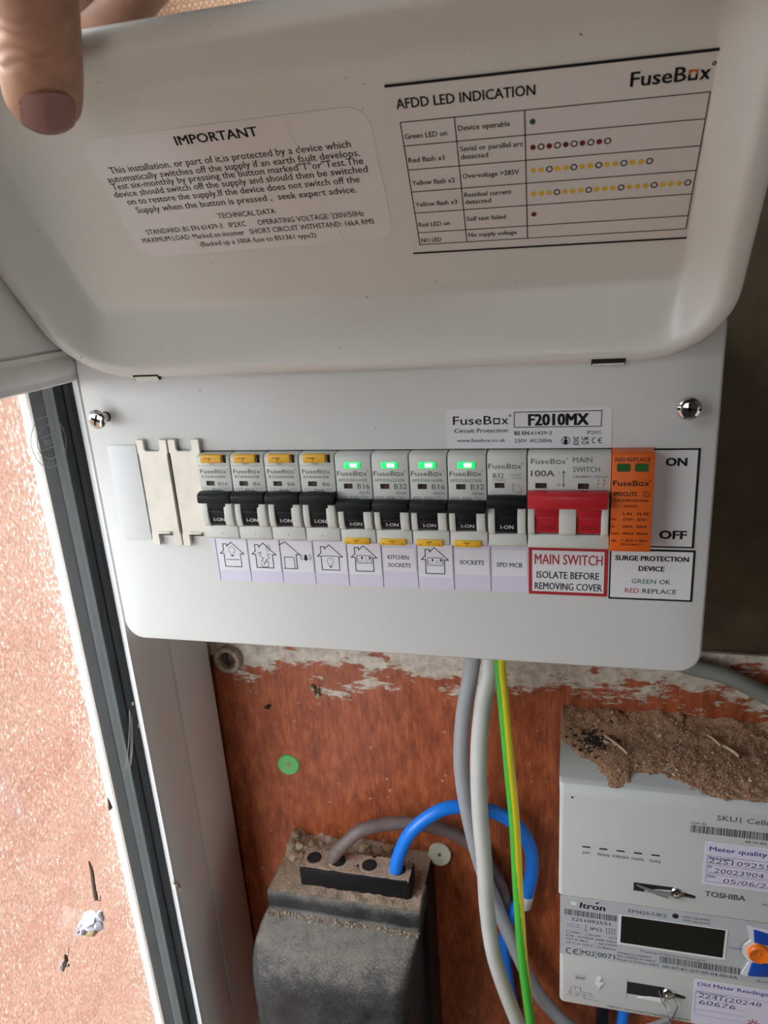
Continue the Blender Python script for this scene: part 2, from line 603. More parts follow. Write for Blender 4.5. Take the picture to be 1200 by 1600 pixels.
    def disc(s, pl, a, b, r, m='ink', c=0.12, seg=16, ry=None):
        ry = ry or r
        s.face([pl.P(a + r * math.cos(2 * math.pi * k / seg), b + ry * math.sin(2 * math.pi * k / seg), c) for k in range(seg)], m)

    def ring(s, pl, a, b, r, w, m='ink', c=0.12, seg=20, a0=0.0, a1=360.0, ry=None):
        ry = ry or r
        n = max(3, int(seg * (a1 - a0) / 360))
        for k in range(n):
            t0 = math.radians(a0 + (a1 - a0) * k / n)
            t1 = math.radians(a0 + (a1 - a0) * (k + 1) / n)
            q = []
            for t, d in ((t0, -w / 2), (t1, -w / 2), (t1, w / 2), (t0, w / 2)):
                q.append(pl.P(a + (r + d) * math.cos(t), b + (ry + d) * math.sin(t), c))
            s.face(q, m)

    def logo(s, pl, a, b, h, w, m='ink', bold=0, dot=True, om=None, c=0.12):
        s.text(pl, 'FuseB', a, b, h, w * 0.66, m, bold, c=c)
        lw = h * (0.13 + 0.03 * bold)
        x0, x1 = a + w * 0.685, a + w * 0.80
        t = b + h * 0.70
        s.lines(pl, [(x1 - lw / 2, t - h * 0.25), (x1 - lw / 2, t - lw / 2), (x0 + lw / 2, t - lw / 2), (x0 + lw / 2, b + h * 0.34)], lw, om or m, c)
        s.lines(pl, [(x0 + lw / 2, b + lw / 2), (x1 - lw / 2, b + lw / 2), (x1 - lw / 2, b + h * 0.30)], lw, m, c)
        s.line(pl, (x0 + lw / 2, b + lw), (x0 + lw / 2, b + h * 0.34), lw, m, c)
        s.text(pl, 'x', a + w * 0.825, b, h, w * 0.115, m, bold, c=c)
        if dot:
            s.ring(pl, a + w * 0.97, b + h * 0.95, h * 0.10, h * 0.08, m, c, 8)

    def build(s, name, parent=None, origin=(0, 0, 0), smooth=38, label=None):
        bm = s.bm
        o3 = Vector(origin)
        for v in bm.verts:
            v.co = (v.co - o3) * S
        for f in bm.faces:
            f.smooth = True
        bm.normal_update()
        for e in bm.edges:
            if len(e.link_faces) == 2:
                e.smooth = e.calc_face_angle(0) < math.radians(smooth)
        me = bpy.data.meshes.new(name)
        bm.to_mesh(me)
        bm.free()
        for mt in s.mats:
            me.materials.append(mt)
        o = bpy.data.objects.new(name, me)
        COL.objects.link(o)
        if parent is not None:
            o.parent = parent
        else:
            o.location = o3 * S
        if label:
            o['label'] = label
        return o

    def solid(s):
        bmesh.ops.recalc_face_normals(s.bm, faces=s.bm.faces)
        return s


def thing(name, label, cat, loc=(0, 0, 0), group=None):
    o = bpy.data.objects.new(name, None)
    o.empty_display_size = 0.02
    o.location = Vector(loc) * S
    COL.objects.link(o)
    return tag(o, label, cat, group)


def tag(o, label, cat, group=None):
    o['label'] = label
    o['category'] = cat
    if group:
        o['group'] = group
    return o


def struct(o):
    o['kind'] = 'structure'
    return o


def rrect(x0, x1, z0, z1, r, n=8):
    pts = []
    for cx, cz, a0 in ((x1 - r, z1 - r, 0), (x0 + r, z1 - r, 90), (x0 + r, z0 + r, 180), (x1 - r, z0 + r, 270)):
        for k in range(n + 1):
            t = math.radians(a0 + 90 * k / n)
            pts.append((cx + r * math.cos(t), cz + r * math.sin(t)))
    return pts


PLATE = Pl((0, 0, 0))
LU = (0, -0.608, 0.794)
LID = Pl((0, 0, 38), (1, 0, 0), LU)

# ================================================================== the setting
b = MB()
b.box(-125, 1300, 97, 150, -1200, 1500, 'plaster')
struct(b.build('wall_back'))
b = MB()
b.box(-120, 1300, -1900, 97, -1240, -1200, 'floor')
struct(b.build('floor'))
b = MB()
b.box(-120, 1300, -1900, 97, 1500, 1540, 'room')
struct(b.build('ceiling'))
b = MB()
b.box(1300, 1340, -1900, 150, -1200, 1500, 'room')
struct(b.build('wall_right'))
b = MB()
b.box(-120, 1300, -1940, -1900, -1200, 1500, 'room')
struct(b.build('wall_front'))
b = MB()
b.box(-120, -66, -1900, -460, -1200, 1500, 'room')
b.box(-120, -66, -460, -335, 160, 600, 'room')
b.box(-120, -66, -460, 97, 600, 1500, 'room')
b.box(-120, -66, -460, 97, -1200, -895, 'room')
struct(b.build('wall_left'))
b = MB()
b.face([(-900, -2600, -2600), (-900, 2600, -2600), (-900, 2600, -92), (-900, -2600, -92)], 'brick')
o = b.build('wall_outside')
# lay the brick texture in the wall's own plane
me = o.data
o.rotation_euler = (math.pi / 2, 0, math.pi / 2)
inv = o.rotation_euler.to_matrix().inverted()
for v in me.vertices:
    v.co = inv @ (v.co + Vector((0.9, 0, 0)))
o.location = (-0.9, 0, 0)
struct(o)
b = MB()
b.box(-900, -120, -2600, 2600, -2640, -2600, 'floor')
struct(b.build('floor_outside'))

# window: frame, bead, gasket, two panes and the spacer bar between them
win = bpy.data.objects.new('window_1', None)
COL.objects.link(win)
struct(win)
ZB, ZT = -890, 38


def vprof(mb, prof, z0, z1, m):
    mb.loft([[(x, y, z) for x, y in prof] for z in (z0, z1)], m)


b = MB()
vprof(b, [(-66, 4.5), (-64.9, 9), (-64.3, 16), (-64.6, 24), (-66, 34), (-66.6, 41.2), (-68.5, 41.8), (-68.5, 42.6), (-66, 43.2), (-66, 87), (-67, 89), (-80, 89), (-80, 97), (-118, 97), (-118, 22), (-82, 22), (-80, 20)], ZB, 600, 'upvc')
struct(b.solid().build('frame_jamb', win, smooth=30))
b = MB()
vprof(b, [(-66.3, 2.2), (-66, 3.2), (-66, 4.5), (-80, 20), (-82, 20), (-82, 17), (-80, 16)], ZB, ZT, 'upvc')
struct(b.solid().build('glazing_bead', win, smooth=20))
b = MB()
vprof(b, [(-79.6, 19), (-79.2, 14.5), (-80.2, 13.4), (-80.0, 12), (-81.9, 10.6), (-82, 19)], ZB, ZT, 'gasket')
struct(b.solid().build('gasket', win, smooth=20))
# head of the window, the same section turned on its side
b = MB()
hp = [(-66, 40.5), (-64.6, 43), (-64.2, 45.5), (-65.0, 48.5), (-66.2, 50.2), (-66.2, 52.8), (-68.2, 53.2), (-68.2, 54), (-66, 54.4), (-66, 160), (-118, 160), (-118, 40.5)]
b.loft([[(x, y, z) for x, z in hp] for y in (-460, 6)], 'upvc')
struct(b.solid().build('frame_head', win, smooth=30))
b = MB()
b.loft([[(x, y, z) for x, z in [(-66.2, 37.6), (-66, 40.5), (-80, 40.5), (-82, 38.6), (-80, 34.5)]] for y in (-460, 12)], 'upvc')
struct(b.solid().build('glazing_bead', win, smooth=20))
b = MB()
b.box(-86, -82, -460, 20, ZB, 42, 'clear')
b.box(-86, -82, -335, 20, 160, 600, 'clear')
struct(b.build('pane', win))
b = MB()
b.box(-93.6, -86.3, -2.0, -0.6, ZB, 42, 'sealant')
b.box(-93.6, -86.3, -0.6, 5.0, ZB, 42, 'spacer')
b.box(-92.5, -86.5, 5.0, 8.2, ZB, 42, 'spacer_pale')
b.box(-92.5, -86.3, 8.2, 20, ZB, 42, 'sealant')
struct(b.build('spacer_bar', win))
b = MB()
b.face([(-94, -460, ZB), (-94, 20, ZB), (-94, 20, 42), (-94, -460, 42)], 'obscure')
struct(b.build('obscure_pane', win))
b = MB()
b.box(-100.5, -96, -1.8, 22, ZB, 42, 'upvc')
b.box(-118, -96, -460, 90, 42, 60, 'upvc')
struct(b.build('outer_bead', win))
# the round maker's mark etched into the clear pane
ep = Pl((-81.9, 0, 0), (0, 1, 0), (0, 0, 1))
b = MB()
b.ring(ep, -8.5, 7.5, 13.2, 0.5, 'etch', 0.1, 40)
b.ring(ep, -8.5, 7.5, 8.8, 0.6, 'etch', 0.1, 36)
b.line(ep, (-16.3, 10.8), (-0.8, 10.8), 0.5, 'etch', 0.1)
b.line(ep, (-16.3, 4.4), (-0.8, 4.4), 0.5, 'etch', 0.1)
b.text(ep, 'BSI', -8.5, 6.3, 2.6, 7.0, 'etch', 0, 'C', 0.1)
for k, ch in enumerate('TOUGHENED'):
    t = math.radians(200 + k * 17)
    q = Pl(ep.P(-8.5 + 11 * math.cos(t), 7.5 + 11 * math.sin(t)), Vector((0, -math.sin(t), math.cos(t))), Vector((0, -math.cos(t), -math.sin(t))))
    b.text(q, ch, 0, -1.0, 2.0, None, 'etch', 0, 'C', 0.1)
struct(b.build('etched_mark', win))

# ================================================================== wall coverings and the board
b = MB()
b.box(-64, 130, 93, 96.8, 150, 420, 'hessian')
tag(b.build('hessian_sheet'), 'orange-tan woven hessian sheet on the wall above the raised lid', 'wall covering')
b = MB()
b.box(-70, 420, 92.5, 96.8, -620, -148.5, 'wood')
b.bevel(0.6)
tag(b.build('backing_board'), 'red-brown varnished board with flaking cream paint, behind the cables and meter', 'board')

# ================================================================== consumer unit
CU = thing('consumer_unit', 'white metal consumer unit with its lid raised, mounted beside the window', 'fuse box')
X0, X1, Z0, Z1 = -64.4, 241.6, -109.8, 62.0
b = MB()
out = []
for ins, y in ((1.2, 91.5), (1.2, 8.0)):
    out.append([(x, y, z) for x, z in rrect(X0 + ins, X1 - ins, Z0 + ins, Z1 - ins, 10)])
b.loft(out, 'enamel')
b.solid()
# cut the module opening: replaced by a deep tray so the rear of the slot is dark
b.build('enclosure', CU)

b = MB()
k = b.mi('enamel')
lp = []
for ins, y in ((0.2, 9.0), (0.0, 2.4), (0.35, 1.1), (1.1, 0.3), (2.3, 0.0)):
    lp.append([(x, y, z) for x, z in rrect(X0 + ins, X1 - ins, Z0 + ins, Z1 - ins, 11 - ins)])
V = b.loft(lp, 'enamel', cap0=False, cap1=False)
SX0, SX1, SZ0, SZ1 = -36.0, 216.2, -46.0, 0.3
hole = [(SX0, SZ0), (SX1, SZ0), (SX1, SZ1), (SX0, SZ1)]
hv = [b.bm.verts.new((x, 0, z)) for x, z in hole]
hv2 = [b.bm.verts.new((x, 7.5, z)) for x, z in hole]
ed = [b.bm.edges.new((hv[i], hv[(i + 1) % 4])) for i in range(4)]
n = len(V[-1])
rim = [b.bm.edges.get((V[-1][i], V[-1][(i + 1) % n])) for i in range(n)]
for f in bmesh.ops.triangle_fill(b.bm, edges=ed + rim, use_beauty=True)['geom']:
    if isinstance(f, bmesh.types.BMFace):
        f.material_index = k
for i in range(4):
    j = (i + 1) % 4
    b.bm.faces.new((hv[i], hv[j], hv2[j], hv2[i])).material_index = k
b.bm.faces.new(hv2).material_index = b.mi('dark')
bmesh.ops.recalc_face_normals(b.bm, faces=b.bm.faces)
b.build('front_cover', CU, smooth=25)

# plastic blank at the left end of the row
b = MB()
b.pbox(PLATE, -53.6, -36.6, -48.3, 3.6, -0.2, 1.1, 'blank_plastic')
b.bevel(0.3)
b.build('module_blank', CU, label='pale grey plastic blank at the left end of the row')

# cover screws
for sx, sz, pr, ang in ((-51.5, 18.6, 6.6, 20), (228.2, 17.9, 3.6, 4)):
    b = MB()
    O = Vector((sx, 0, sz))
    ax = Vector((0, -1, 0))
    b.lathe(O, ax, [(2.2, -1), (2.2, pr), (4.7, pr), (5.0, pr + 0.6), (4.9, pr + 1.2), (4.2, pr + 1.95), (2.7, pr + 2.4), (0.01, pr + 2.5)], 'chrome', 32)
    b.lathe(O, ax, [(2.7, -0.02), (2.7, 0.06)], 'dark', 20)
    sp = Pl(O + ax * (pr + 2.4), Matrix.Rotation(math.radians(ang), 3, 'Y') @ Vector((1, 0, 0)), Matrix.Rotation(math.radians(ang), 3, 'Y') @ Vector((0, 0, 1)))
    b.pbox(sp, -2.7, 2.7, -0.6, 0.6, -1.0, 0.16, 'dark')
    b.pbox(sp, -0.6, 0.6, -2.7, 2.7, -1.0, 0.16, 'dark')
    if sx > 0:
        b.pbox(sp, -4.7, 4.7, -0.5, 0.5, -1.6, -0.25, 'dark')
    b.solid().build('cover_screw', CU)

# ---- rating label
b = MB()
b.prism(PLATE, rrect(125.2, 197.8, 0.6, 18.8, 1.6, 4), 0.0, 0.16, 'vinyl')
F = PLATE.shift(0.1)
b.logo(F, 128.3, 11.6, 4.1, 26.6, 'ink', 0.6)
b.text(F, 'Circuit Protection', 128.8, 7.9, 2.0, 24.2, 'ink', 0.7)
b.text(F, 'www.fusebox.co.uk', 129.9, 3.5, 1.7, 21.8, 'ink', 0.3)
b.lines(F, [(155.9, 10.1), (193.4, 10.1), (193.5, 17.0), (155.9, 16.9)], 0.35, 'ink', close=True)
b.text(F, 'F2010MX', 162.3, 10.9, 5.3, 25.6, 'ink', 2.0)
b.text(F, 'BS EN', 156.0, 6.6, 1.75, 6.4, 'ink', 1.2)
b.text(F, '61439-3', 163.3, 6.6, 1.75, 9.0, 'ink', 0.2)
b.text(F, 'IP2XC', 187.5, 6.7, 1.6, 6.0, 'ink', 0.2)
b.text(F, '230V  AC/50Hz', 156.0, 3.1, 1.8, 16.5, 'ink', 0.2)
b.ring(F, 178.4, 3.8, 1.75, 0.28, 'ink', seg=18)
b.rect(F, 177.6, 179.2, 2.3, 4.3)
b.disc(F, 178.4, 4.9, 0.5)
b.rect(F, 181.5, 184.1, 1.9, 2.25)
b.lines(F, [(181.7, 5.5), (184.0, 2.6)], 0.22)
b.lines(F, [(183.9, 5.5), (181.7, 2.6)], 0.22)
b.lines(F, [(181.9, 5.0), (183.8, 5.0), (183.4, 2.7), (182.3, 2.7)], 0.2, close=True)
b.text(F, 'UK', 185.3, 4.0, 1.5, 3.2, 'ink', 1.2)
b.text(F, 'CA', 185.3, 2.1, 1.5, 3.2, 'ink', 1.2)
b.ring(F, 190.9, 3.8, 1.15, 0.36, 'ink', a0=75, a1=285)
b.ring(F, 193.5, 3.8, 1.15, 0.36, 'ink', a0=75, a1=285)
b.line(F, (192.4, 3.8), (193.4, 3.8), 0.34)
b.build('rating_label', CU, label='white rating label with a boxed code')

# ---- ON / OFF label, main switch label, surge label
b = MB()
b.pbox(PLATE, 214.5, 234.6, -46.0, 0.0, 0, 0.16, 'vinyl')
b.rect(F, 215.6, 234.6, -0.8, 0.0)
b.rect(F, 215.6, 234.6, -46.0, -45.3)
b.rect(F, 233.6, 234.6, -46.0, 0.0)
b.text(F, 'ON', 220.9, -7.8, 3.7, 8.4, 'ink', 2.2)
b.text(F, 'OFF', 219.9, -41.7, 4.1, 11.2, 'ink', 2.2)
b.build('on_off_label', CU, label='white label marked ON and OFF')
b = MB()
b.pbox(PLATE, 162.1, 198.1, -71.4, -47.0, 0, 0.2, 'redink')
b.pbox(PLATE, 163.7, 196.5, -69.8, -48.8, 0.1, 0.27, 'vinyl')
G = PLATE.shift(0.2)
b.text(G, 'MAIN SWITCH', 164.9, -55.7, 5.3, 30.8, 'redink', 0.5)
b.text(G, 'ISOLATE BEFORE', 165.8, -62.9, 3.7, 28.5, 'ink', 0.6)
b.text(G, 'REMOVING COVER', 164.9, -68.7, 3.7, 30.8, 'ink', 0.6)
b.build('main_switch_label', CU, label='white and red main switch label')
b = MB()
b.pbox(PLATE, 198.8, 235.5, -72.3, -47.0, 0, 0.2, 'ink')
b.pbox(PLATE, 199.5, 234.5, -71.4, -47.9, 0.1, 0.27, 'vinyl')
b.text(G, 'SURGE PROTECTION', 201.3, -52.6, 2.5, 31.5, 'ink', 1.8)
b.text(G, 'DEVICE', 211.7, -57.6, 2.5, 11.0, 'ink', 1.8)
b.text(G, 'GREEN', 208.8, -63.9, 2.35, 10.6, 'greenink', 0.3)
b.text(G, 'OK', 221.0, -63.9, 2.35, 4.7, 'ink', 0.3)
b.text(G, 'RED', 206.0, -68.7, 2.35, 6.2, 'redink', 0.3)
b.text(G, 'REPLACE', 213.8, -68.7, 2.35, 14.6, 'ink', 0.3)
b.build('surge_label', CU, label='white black-edged surge protection label')

# ---- strip of circuit labels under the breakers
STRIP = MB()
STRIP.prism(PLATE, [(-0.6, -71.0), (162.0, -71.0), (162.0, -45.2), (-3.6, -45.2), (-2.6, -49), (-1.9, -53), (-0.9, -57), (-1.0, -62)], 0, 0.14, 'lavender')
for i in range(9):
    STRIP.line(PLATE, (i * 18 + 0.1, -47), (i * 18 + 0.1, -70.8), 0.28, 'ink', 0.2)
strip = STRIP.build('label_strip', CU, label='lavender paper strip behind the circuit labels')


def house(b, pl, x, z, s, door=False):
    """outline of a house with a chimney, s = half width of the eaves"""
    w = 0.42
    P = lambda a, c: (x + a * s, z + c * s)
    if door:
        b.lines(pl, [P(-1.0, 0.92), P(-0.55, 1.15), P(0.55, 0.12), P(0.25, 0.12), P(0.25, -1.05), P(-0.85, -1.05)], w)
        b.lines(pl, [P(-0.75, -1.0), P(-0.75, -0.1), P(0.05, -0.1), P(0.05, -1.0)], w * 0.8)
        return
    b.lines(pl, [P(-1.0, 0.05), P(-0.70, 0.33), P(-0.70, 0.85), P(-0.38, 0.85), P(-0.38, 0.66), P(0, 1.0), P(1.0, 0.05), P(0.70, 0.05), P(0.70, -1.05), P(-0.70, -1.05), P(-0.70, 0.05)], w, close=True)


def bulb(b, pl, x, z, s):
    b.ring(pl, x, z, s, 0.22, 'ink', a0=-60, a1=240)
    b.lines(pl, [(x - s * 0.5, z - s * 0.87), (x - s * 0.4, z - s * 1.6), (x + s * 0.4, z - s * 1.6), (x + s * 0.5, z - s * 0.87)], 0.22)
    b.rect(pl, x - s * 0.38, x + s * 0.38, z - s * 2.0, z - s * 1.6)


def sockets(b, pl, x, z):
    b.lines(pl, rrect(x - 3.9, x + 3.9, z - 2.0, z + 2.0, 0.8, 3), 0.30, close=True)
    for dx in (-2.0, 2.0):
        b.rect(pl, x + dx + 0.5, x + dx + 1.3, z + 0.1, z + 1.4)
        b.rect(pl, x + dx - 1.2, x + dx - 0.9, z - 0.2, z + 0.6)
        for q in (-1.5, -0.6, 0.4):
            b.rect(pl, x + dx + q, x + dx + q + 0.4, z - 1.0, z - 0.6)


H = PLATE.shift(0.25)
kinds = ['bulb_up', 'heat', 'bell', 'bulb_low', 'socket', 'KITCHEN', 'socket', 'SOCKETS', 'SPD MCB']
clab = ['lit bulb upstairs', 'shaking heating pipes', 'door with a ringing bell', 'lit bulb downstairs', 'sockets at left', 'words kitchen sockets', 'sockets at right', 'word sockets', 'words SPD MCB']
for i, kd in enumerate(kinds):
    b = MB()
    x = i * 18 + 9.0
    tall = kd in ('bulb_up', 'heat', 'bell', 'bulb_low', 'socket')
    if tall:
        b.pbox(PLATE, x - 8.2, x + 8.6, -64.6, -47.4, 0.1, 0.3, 'paper')
        hx, hz = x - 0.1, -55.6
        house(b, H, hx - (1.9 if kd == 'bell' else 0), hz, 6.7, kd == 'bell')
        if kd == 'bulb_up':
            bulb(b, H, hx, -53.2, 1.8)
            b.line(H, (hx - 3.6, -58.6), (hx + 3.6, -58.6), 0.34)
        elif kd == 'bulb_low':
            b.line(H, (hx - 4.0, -55.0), (hx + 4.0, -55.0), 0.34)
            bulb(b, H, hx, -57.8, 1.7)
        elif kd == 'heat':
            for q in (1.4, 2.4, 3.4):
                b.ring(H, hx + 0.4, -51.0, q, 0.2, 'ink', a0=-60, a1=30, seg=24)
            b.lines(H, [(hx - 3.4, -54.5), (hx - 1.6, -54.0), (hx - 2.6, -56.0), (hx - 0.4, -57.4), (hx - 1.8, -58.6), (hx + 0.2, -60.2)], 0.28)
            b.lines(H, [(hx + 3.4, -54.8), (hx + 1.8, -55.4), (hx + 2.8, -57.0), (hx + 1.0, -58.2), (hx + 2.0, -59.4)], 0.28)
            b.lines(H, [(hx - 2.4, -60.0), (hx - 1.6, -62.2), (hx + 1.6, -62.2), (hx + 2.2, -60.2), (hx + 0.6, -58.8), (hx - 0.6, -61.0)], 0.26)
        elif kd == 'bell':
            bx, bz = hx + 4.9, -56.0
            b.face([H.P(*q, 0.12) for q in ((bx - 1.3, bz - 1.5), (bx + 1.3, bz - 1.5), (bx + 0.8, bz - 0.6), (bx + 0.7, bz + 0.9), (bx, bz + 1.5), (bx - 0.7, bz + 0.9), (bx - 0.8, bz - 0.6))], 'ink')
            b.disc(H, bx, bz - 1.8, 0.4, seg=8)
            for sg in (0, 180):
                for q in (2.1, 3.0):
                    b.ring(H, bx, bz, q, 0.24, 'ink', a0=sg - 38, a1=sg + 38, seg=30)
        else:
            sockets(b, H, hx, -56.2)
    else:
        b.pbox(PLATE, x - 8.0, x + 8.3, -62.2 - 0.15 * (i - 5), -49.6 + 0.2 * (i - 5), 0.1, 0.3, 'paper')
        if kd == 'KITCHEN':
            b.text(H, 'KITCHEN', x - 5.8, -55.6, 2.3, 10.6, 'ink', 0.4)
            b.text(H, 'SOCKETS', x - 5.8, -59.8, 2.3, 11.4, 'ink', 0.4)
        elif kd == 'SOCKETS':
            b.text(H, 'SOCKETS', x - 5.8, -57.2, 2.4, 11.6, 'ink', 0.5)
        else:
            b.text(H, 'SPD MCB', x - 6.0, -57.9, 2.4, 12.0, 'ink', 0.5)
    b.build('circuit_label', strip, label='white circuit label showing ' + clab[i])

# ---- the raised lid (a pressed tray seen from inside)
b = MB()
LX0, LX1, LV0, LV1 = -63.6, 241.6, 0.0, 151.5


def lidloop(si, bi, ti, r, c, n=10):
    return [LID.P(x, v, c) for x, v in rrect(LX0 + si, LX1 - si, LV0 + bi, LV1 - ti, r, n)]


loops = []
# back skin first, then round the rim and down to the floor
loops.append(lidloop(14, 21, 23, 12, -24.0))
loops.append(lidloop(11, 18, 20, 15, -23.4))
loops.append(lidloop(4.5, 4.5, 4.5, 30, -8.0))
loops.append(lidloop(1.6, 1.6, 1.6, 34, -3.6))
loops.append(lidloop(0.3, 0.3, 0.3, 35, -1.6))
loops.append(lidloop(0.0, 0.0, 0.0, 35, -0.4))
loops.append(lidloop(0.5, 0.5, 0.5, 34.5, 0.6))
loops.append(lidloop(2.0, 1.6, 2.0, 33, 1.3))
loops.append(lidloop(6.0, 4.2, 5.5, 30, 1.5))
loops.append(lidloop(8.2, 6.0, 7.5, 27, 0.9))
loops.append(lidloop(9.5, 7.6, 9.2, 25, -0.6))
loops.append(lidloop(12.0, 12.0, 14.0, 19, -6.0))
loops.append(lidloop(14.8, 18.5, 20.0, 12, -12.5))
loops.append(lidloop(16.8, 24.0, 25.5, 7, -17.6))
loops.append(lidloop(18.0, 26.6, 28.6, 5, -19.5))
loops.append(lidloop(19.6, 29.0, 31.0, 4.5, -20.0))
b.loft(loops, 'enamel_lit')
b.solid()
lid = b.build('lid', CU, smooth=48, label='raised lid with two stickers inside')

for hx, mt in ((-23.0, 'meter_white'), (195.8, 'dark')):
    b = MB()
    b.pbox(LID, hx - 7.2, hx + 6.6, -0.5, 2.9, 0.4, 1.72, 'dark')
    if mt != 'dark':
        b.pbox(LID, hx - 6.6, hx + 6.0, -1.0, 2.1, 0.4, 2.0, 'enamel_lit')
    else:
        b.pbox(LID, hx - 6.8, hx + 6.2, -0.3, 0.6, 0.5, 1.9, 'enamel_lit')
    b.solid().build('hinge_slot', lid)

# IMPORTANT sticker
b = MB()
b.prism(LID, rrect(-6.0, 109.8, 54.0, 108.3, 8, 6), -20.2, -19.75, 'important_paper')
I = LID.shift(-19.8)
for t, x0, x1, v, h, bo in (
        ('IMPORTANT', 33.6, 67.0, 102.0, 3.7, 1.2),
        ('This installation. or part of it,is protected by a device which', 0.4, 100.8, 93.8, 2.9, 0.45),
        ('automatically switches off the supply if an earth fault develops.', -2.6, 103.4, 90.2, 2.9, 0.45),
        ('Test six-monthly by pressing the button marked"T"or"Test.The', -2.4, 104.0, 87.0, 2.9, 0.45),
        ('device should switch off the supply and should then be switched', -3.3, 105.0, 83.6, 2.9, 0.45),
        ('on to restore the supply.If the device does not switch off the', 0.8, 101.0, 79.9, 2.9, 0.45),
        ('Supply when the button is pressed ,  seek expert advice.', 3.0, 98.8, 75.8, 2.9, 0.45),
        ('TECHNICAL DATA', 37.8, 63.2, 69.9, 2.5, 0.35),
        ('STANDARD: BS EN 61439-3   IP2XC      OPERATING VOLTAGE: 230V/50Hz', 2.4, 99.4, 65.4, 2.5, 0.35),
        ('MAXIMUM LOAD: Marked on incomer   SHORT CIRCUIT WITHSTAND: 16kA RMS', -1.5, 102.8, 61.5, 2.5, 0.35),
        ('(Backed up a 100A fuse to BS1361 type2)', 24.3, 77.0, 57.5, 2.4, 0.35)):
    b.text(I, t, x0, v, h, x1 - x0, 'ink', bo)
# creases in the vinyl
for cx0, v0, cx1, v1 in ((79, 107, 88, 55), (21, 73, 24, 55)):
    pts = [(cx0 + (cx1 - cx0) * q + random.uniform(-0.5, 0.5), v0 + (v1 - v0) * q) for q in (0, 0.2, 0.4, 0.6, 0.8, 1)]
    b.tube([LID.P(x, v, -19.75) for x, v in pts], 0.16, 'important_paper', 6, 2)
b.build('warning_label', lid, label='white sticker headed IMPORTANT')

# AFDD chart
b = MB()
AF = Pl(LID.P(117.4, 113.6, -19.7), Vector((1, 0, 0)) * math.cos(0.0183) - Vector(LU) * math.sin(0.0183), Vector((1, 0, 0)) * math.sin(0.0183) + Vector(LU) * math.cos(0.0183))
b.pbox(AF, 0, 106.2, -67.4, 0.4, -0.35, 0, 'chart_paper')
b.rect(AF, 0, 106.2, -0.5, 0.5, 'ink', 0.1)
b.rect(AF, 0, 106.2, -67.8, -67.0, 'ink', 0.1)
b.text(AF, 'AFDD LED INDICATION', 3.0, -8.0, 3.6, 47.2, 'ink', 0.8)
b.logo(AF, 80.4, -8.6, 4.8, 25.4, 'ink', 1.0, om=M['orangeink'])
TX0, C1, C2, TX1 = 3.4, 22.6, 46.6, 105.3
rows = [-12.8, -21.5, -30.8, -39.8, -48.9, -57.8, -63.4]
for v in rows:
    b.line(AF, (TX0, v), (TX1, v), 0.32, 'ink', 0.1)
for x in (TX0, C1, C2, TX1):
    b.line(AF, (x, rows[0]), (x, rows[-1]), 0.36, 'ink', 0.1)
for r, (t1, t2) in enumerate((('Green LED on', ('Device operable',)), ('Red flash x1', ('Serial or parallel arc', 'detected')), ('Yellow flash x2', ('Overvoltage >285V',)), ('Yellow flash x3', ('Residual current', 'detected')), ('Red LED on', ('Self test failed',)), ('NO LED', ('No supply voltage',)))):
    wd = {'Green LED on': 15.2, 'Red flash x1': 13.2, 'Yellow flash x2': 16.2, 'Yellow flash x3': 16.2, 'Red LED on': 12.4, 'NO LED': 8.2}[t1]
    mid = (rows[r] + rows[r + 1]) / 2
    b.text(AF, t1, TX0 + 0.8, mid - 1.8, 2.0, wd, 'ink', 0.5)
    ws = {'Device operable': 18.0, 'Serial or parallel arc': 22.2, 'detected': 9.8, 'Overvoltage >285V': 20.6, 'Residual current': 17.6, 'Self test failed': 15.0, 'No supply voltage': 19.0}
    if len(t2) == 1:
        b.text(AF, t2[0], C1 + 0.9, mid - 0.6, 2.0, ws[t2[0]], 'ink', 0.5)
    else:
        b.text(AF, t2[0], C1 + 0.9, mid + 0.8, 2.0, ws[t2[0]], 'ink', 0.5)
        b.text(AF, t2[1], C1 + 0.9, mid - 2.2, 2.0, ws[t2[1]], 'ink', 0.5)


def dots(v, seq, step, r=1.0):
    x = C2 + 2.6
    for ch in seq:
        if ch == 'o':
            b.ring(AF, x, v, r * 1.0, 0.42, 'ink', 0.1, 16)
        else:
            b.disc(AF, x, v, r, {'R': 'deepred', 'G': 'darkgreen', 'Y': 'yellowink'}[ch], 0.1, 14)
        x += step


dots(-17.0, 'G', 2.8)
dots(-26.2, 'RoRoRoRoRo', 2.82)
dots(-34.9, 'YYoYYoYYoYYoYYo', 2.86)
dots(-44.3, 'YYYoYYYoYYYoYYYoYYYo', 2.84)
dots(-52.9, 'R', 2.8)
b.build('indication_chart', lid, label='white LED indication chart with coloured dots')

# ================================================================== modules
FACE = 7.2


def fplane(x, p=FACE):
    return Pl((x, -p, 0))


def body_mesh(w, cheeks, ztop, zc0=-21.0, zc1=-38.0, zbot=-45.2, bot_ext=0.0):
    b = MB()
    b.side(0.2, w - 0.2, [(-7, -0.2), (5.6, -0.2), (6.9, -1.2), (FACE, -2.2), (FACE, ztop), (3.0, ztop - 0.6), (3.0, zc1 + 0.3), (FACE - 0.1, zc1), (FACE - 0.1, zbot + 1.0), (6.2, zbot), (-7, zbot)], 'plastic')
    for c0, c1 in cheeks:
        b.side(c0, c1, [(2.8, ztop + 1.2), (FACE - 0.2, ztop + 0.4), (8.6, ztop - 2.5), (9.9, zc1 + 8.5), (9.9, zc1 + 4.6), (9.2, zc1 + 1.2), (7.9, zc1 - 0.2), (2.8, zc1 - 0.2)], 'cheek')
    b.bevel(0.28, 2)
    return b


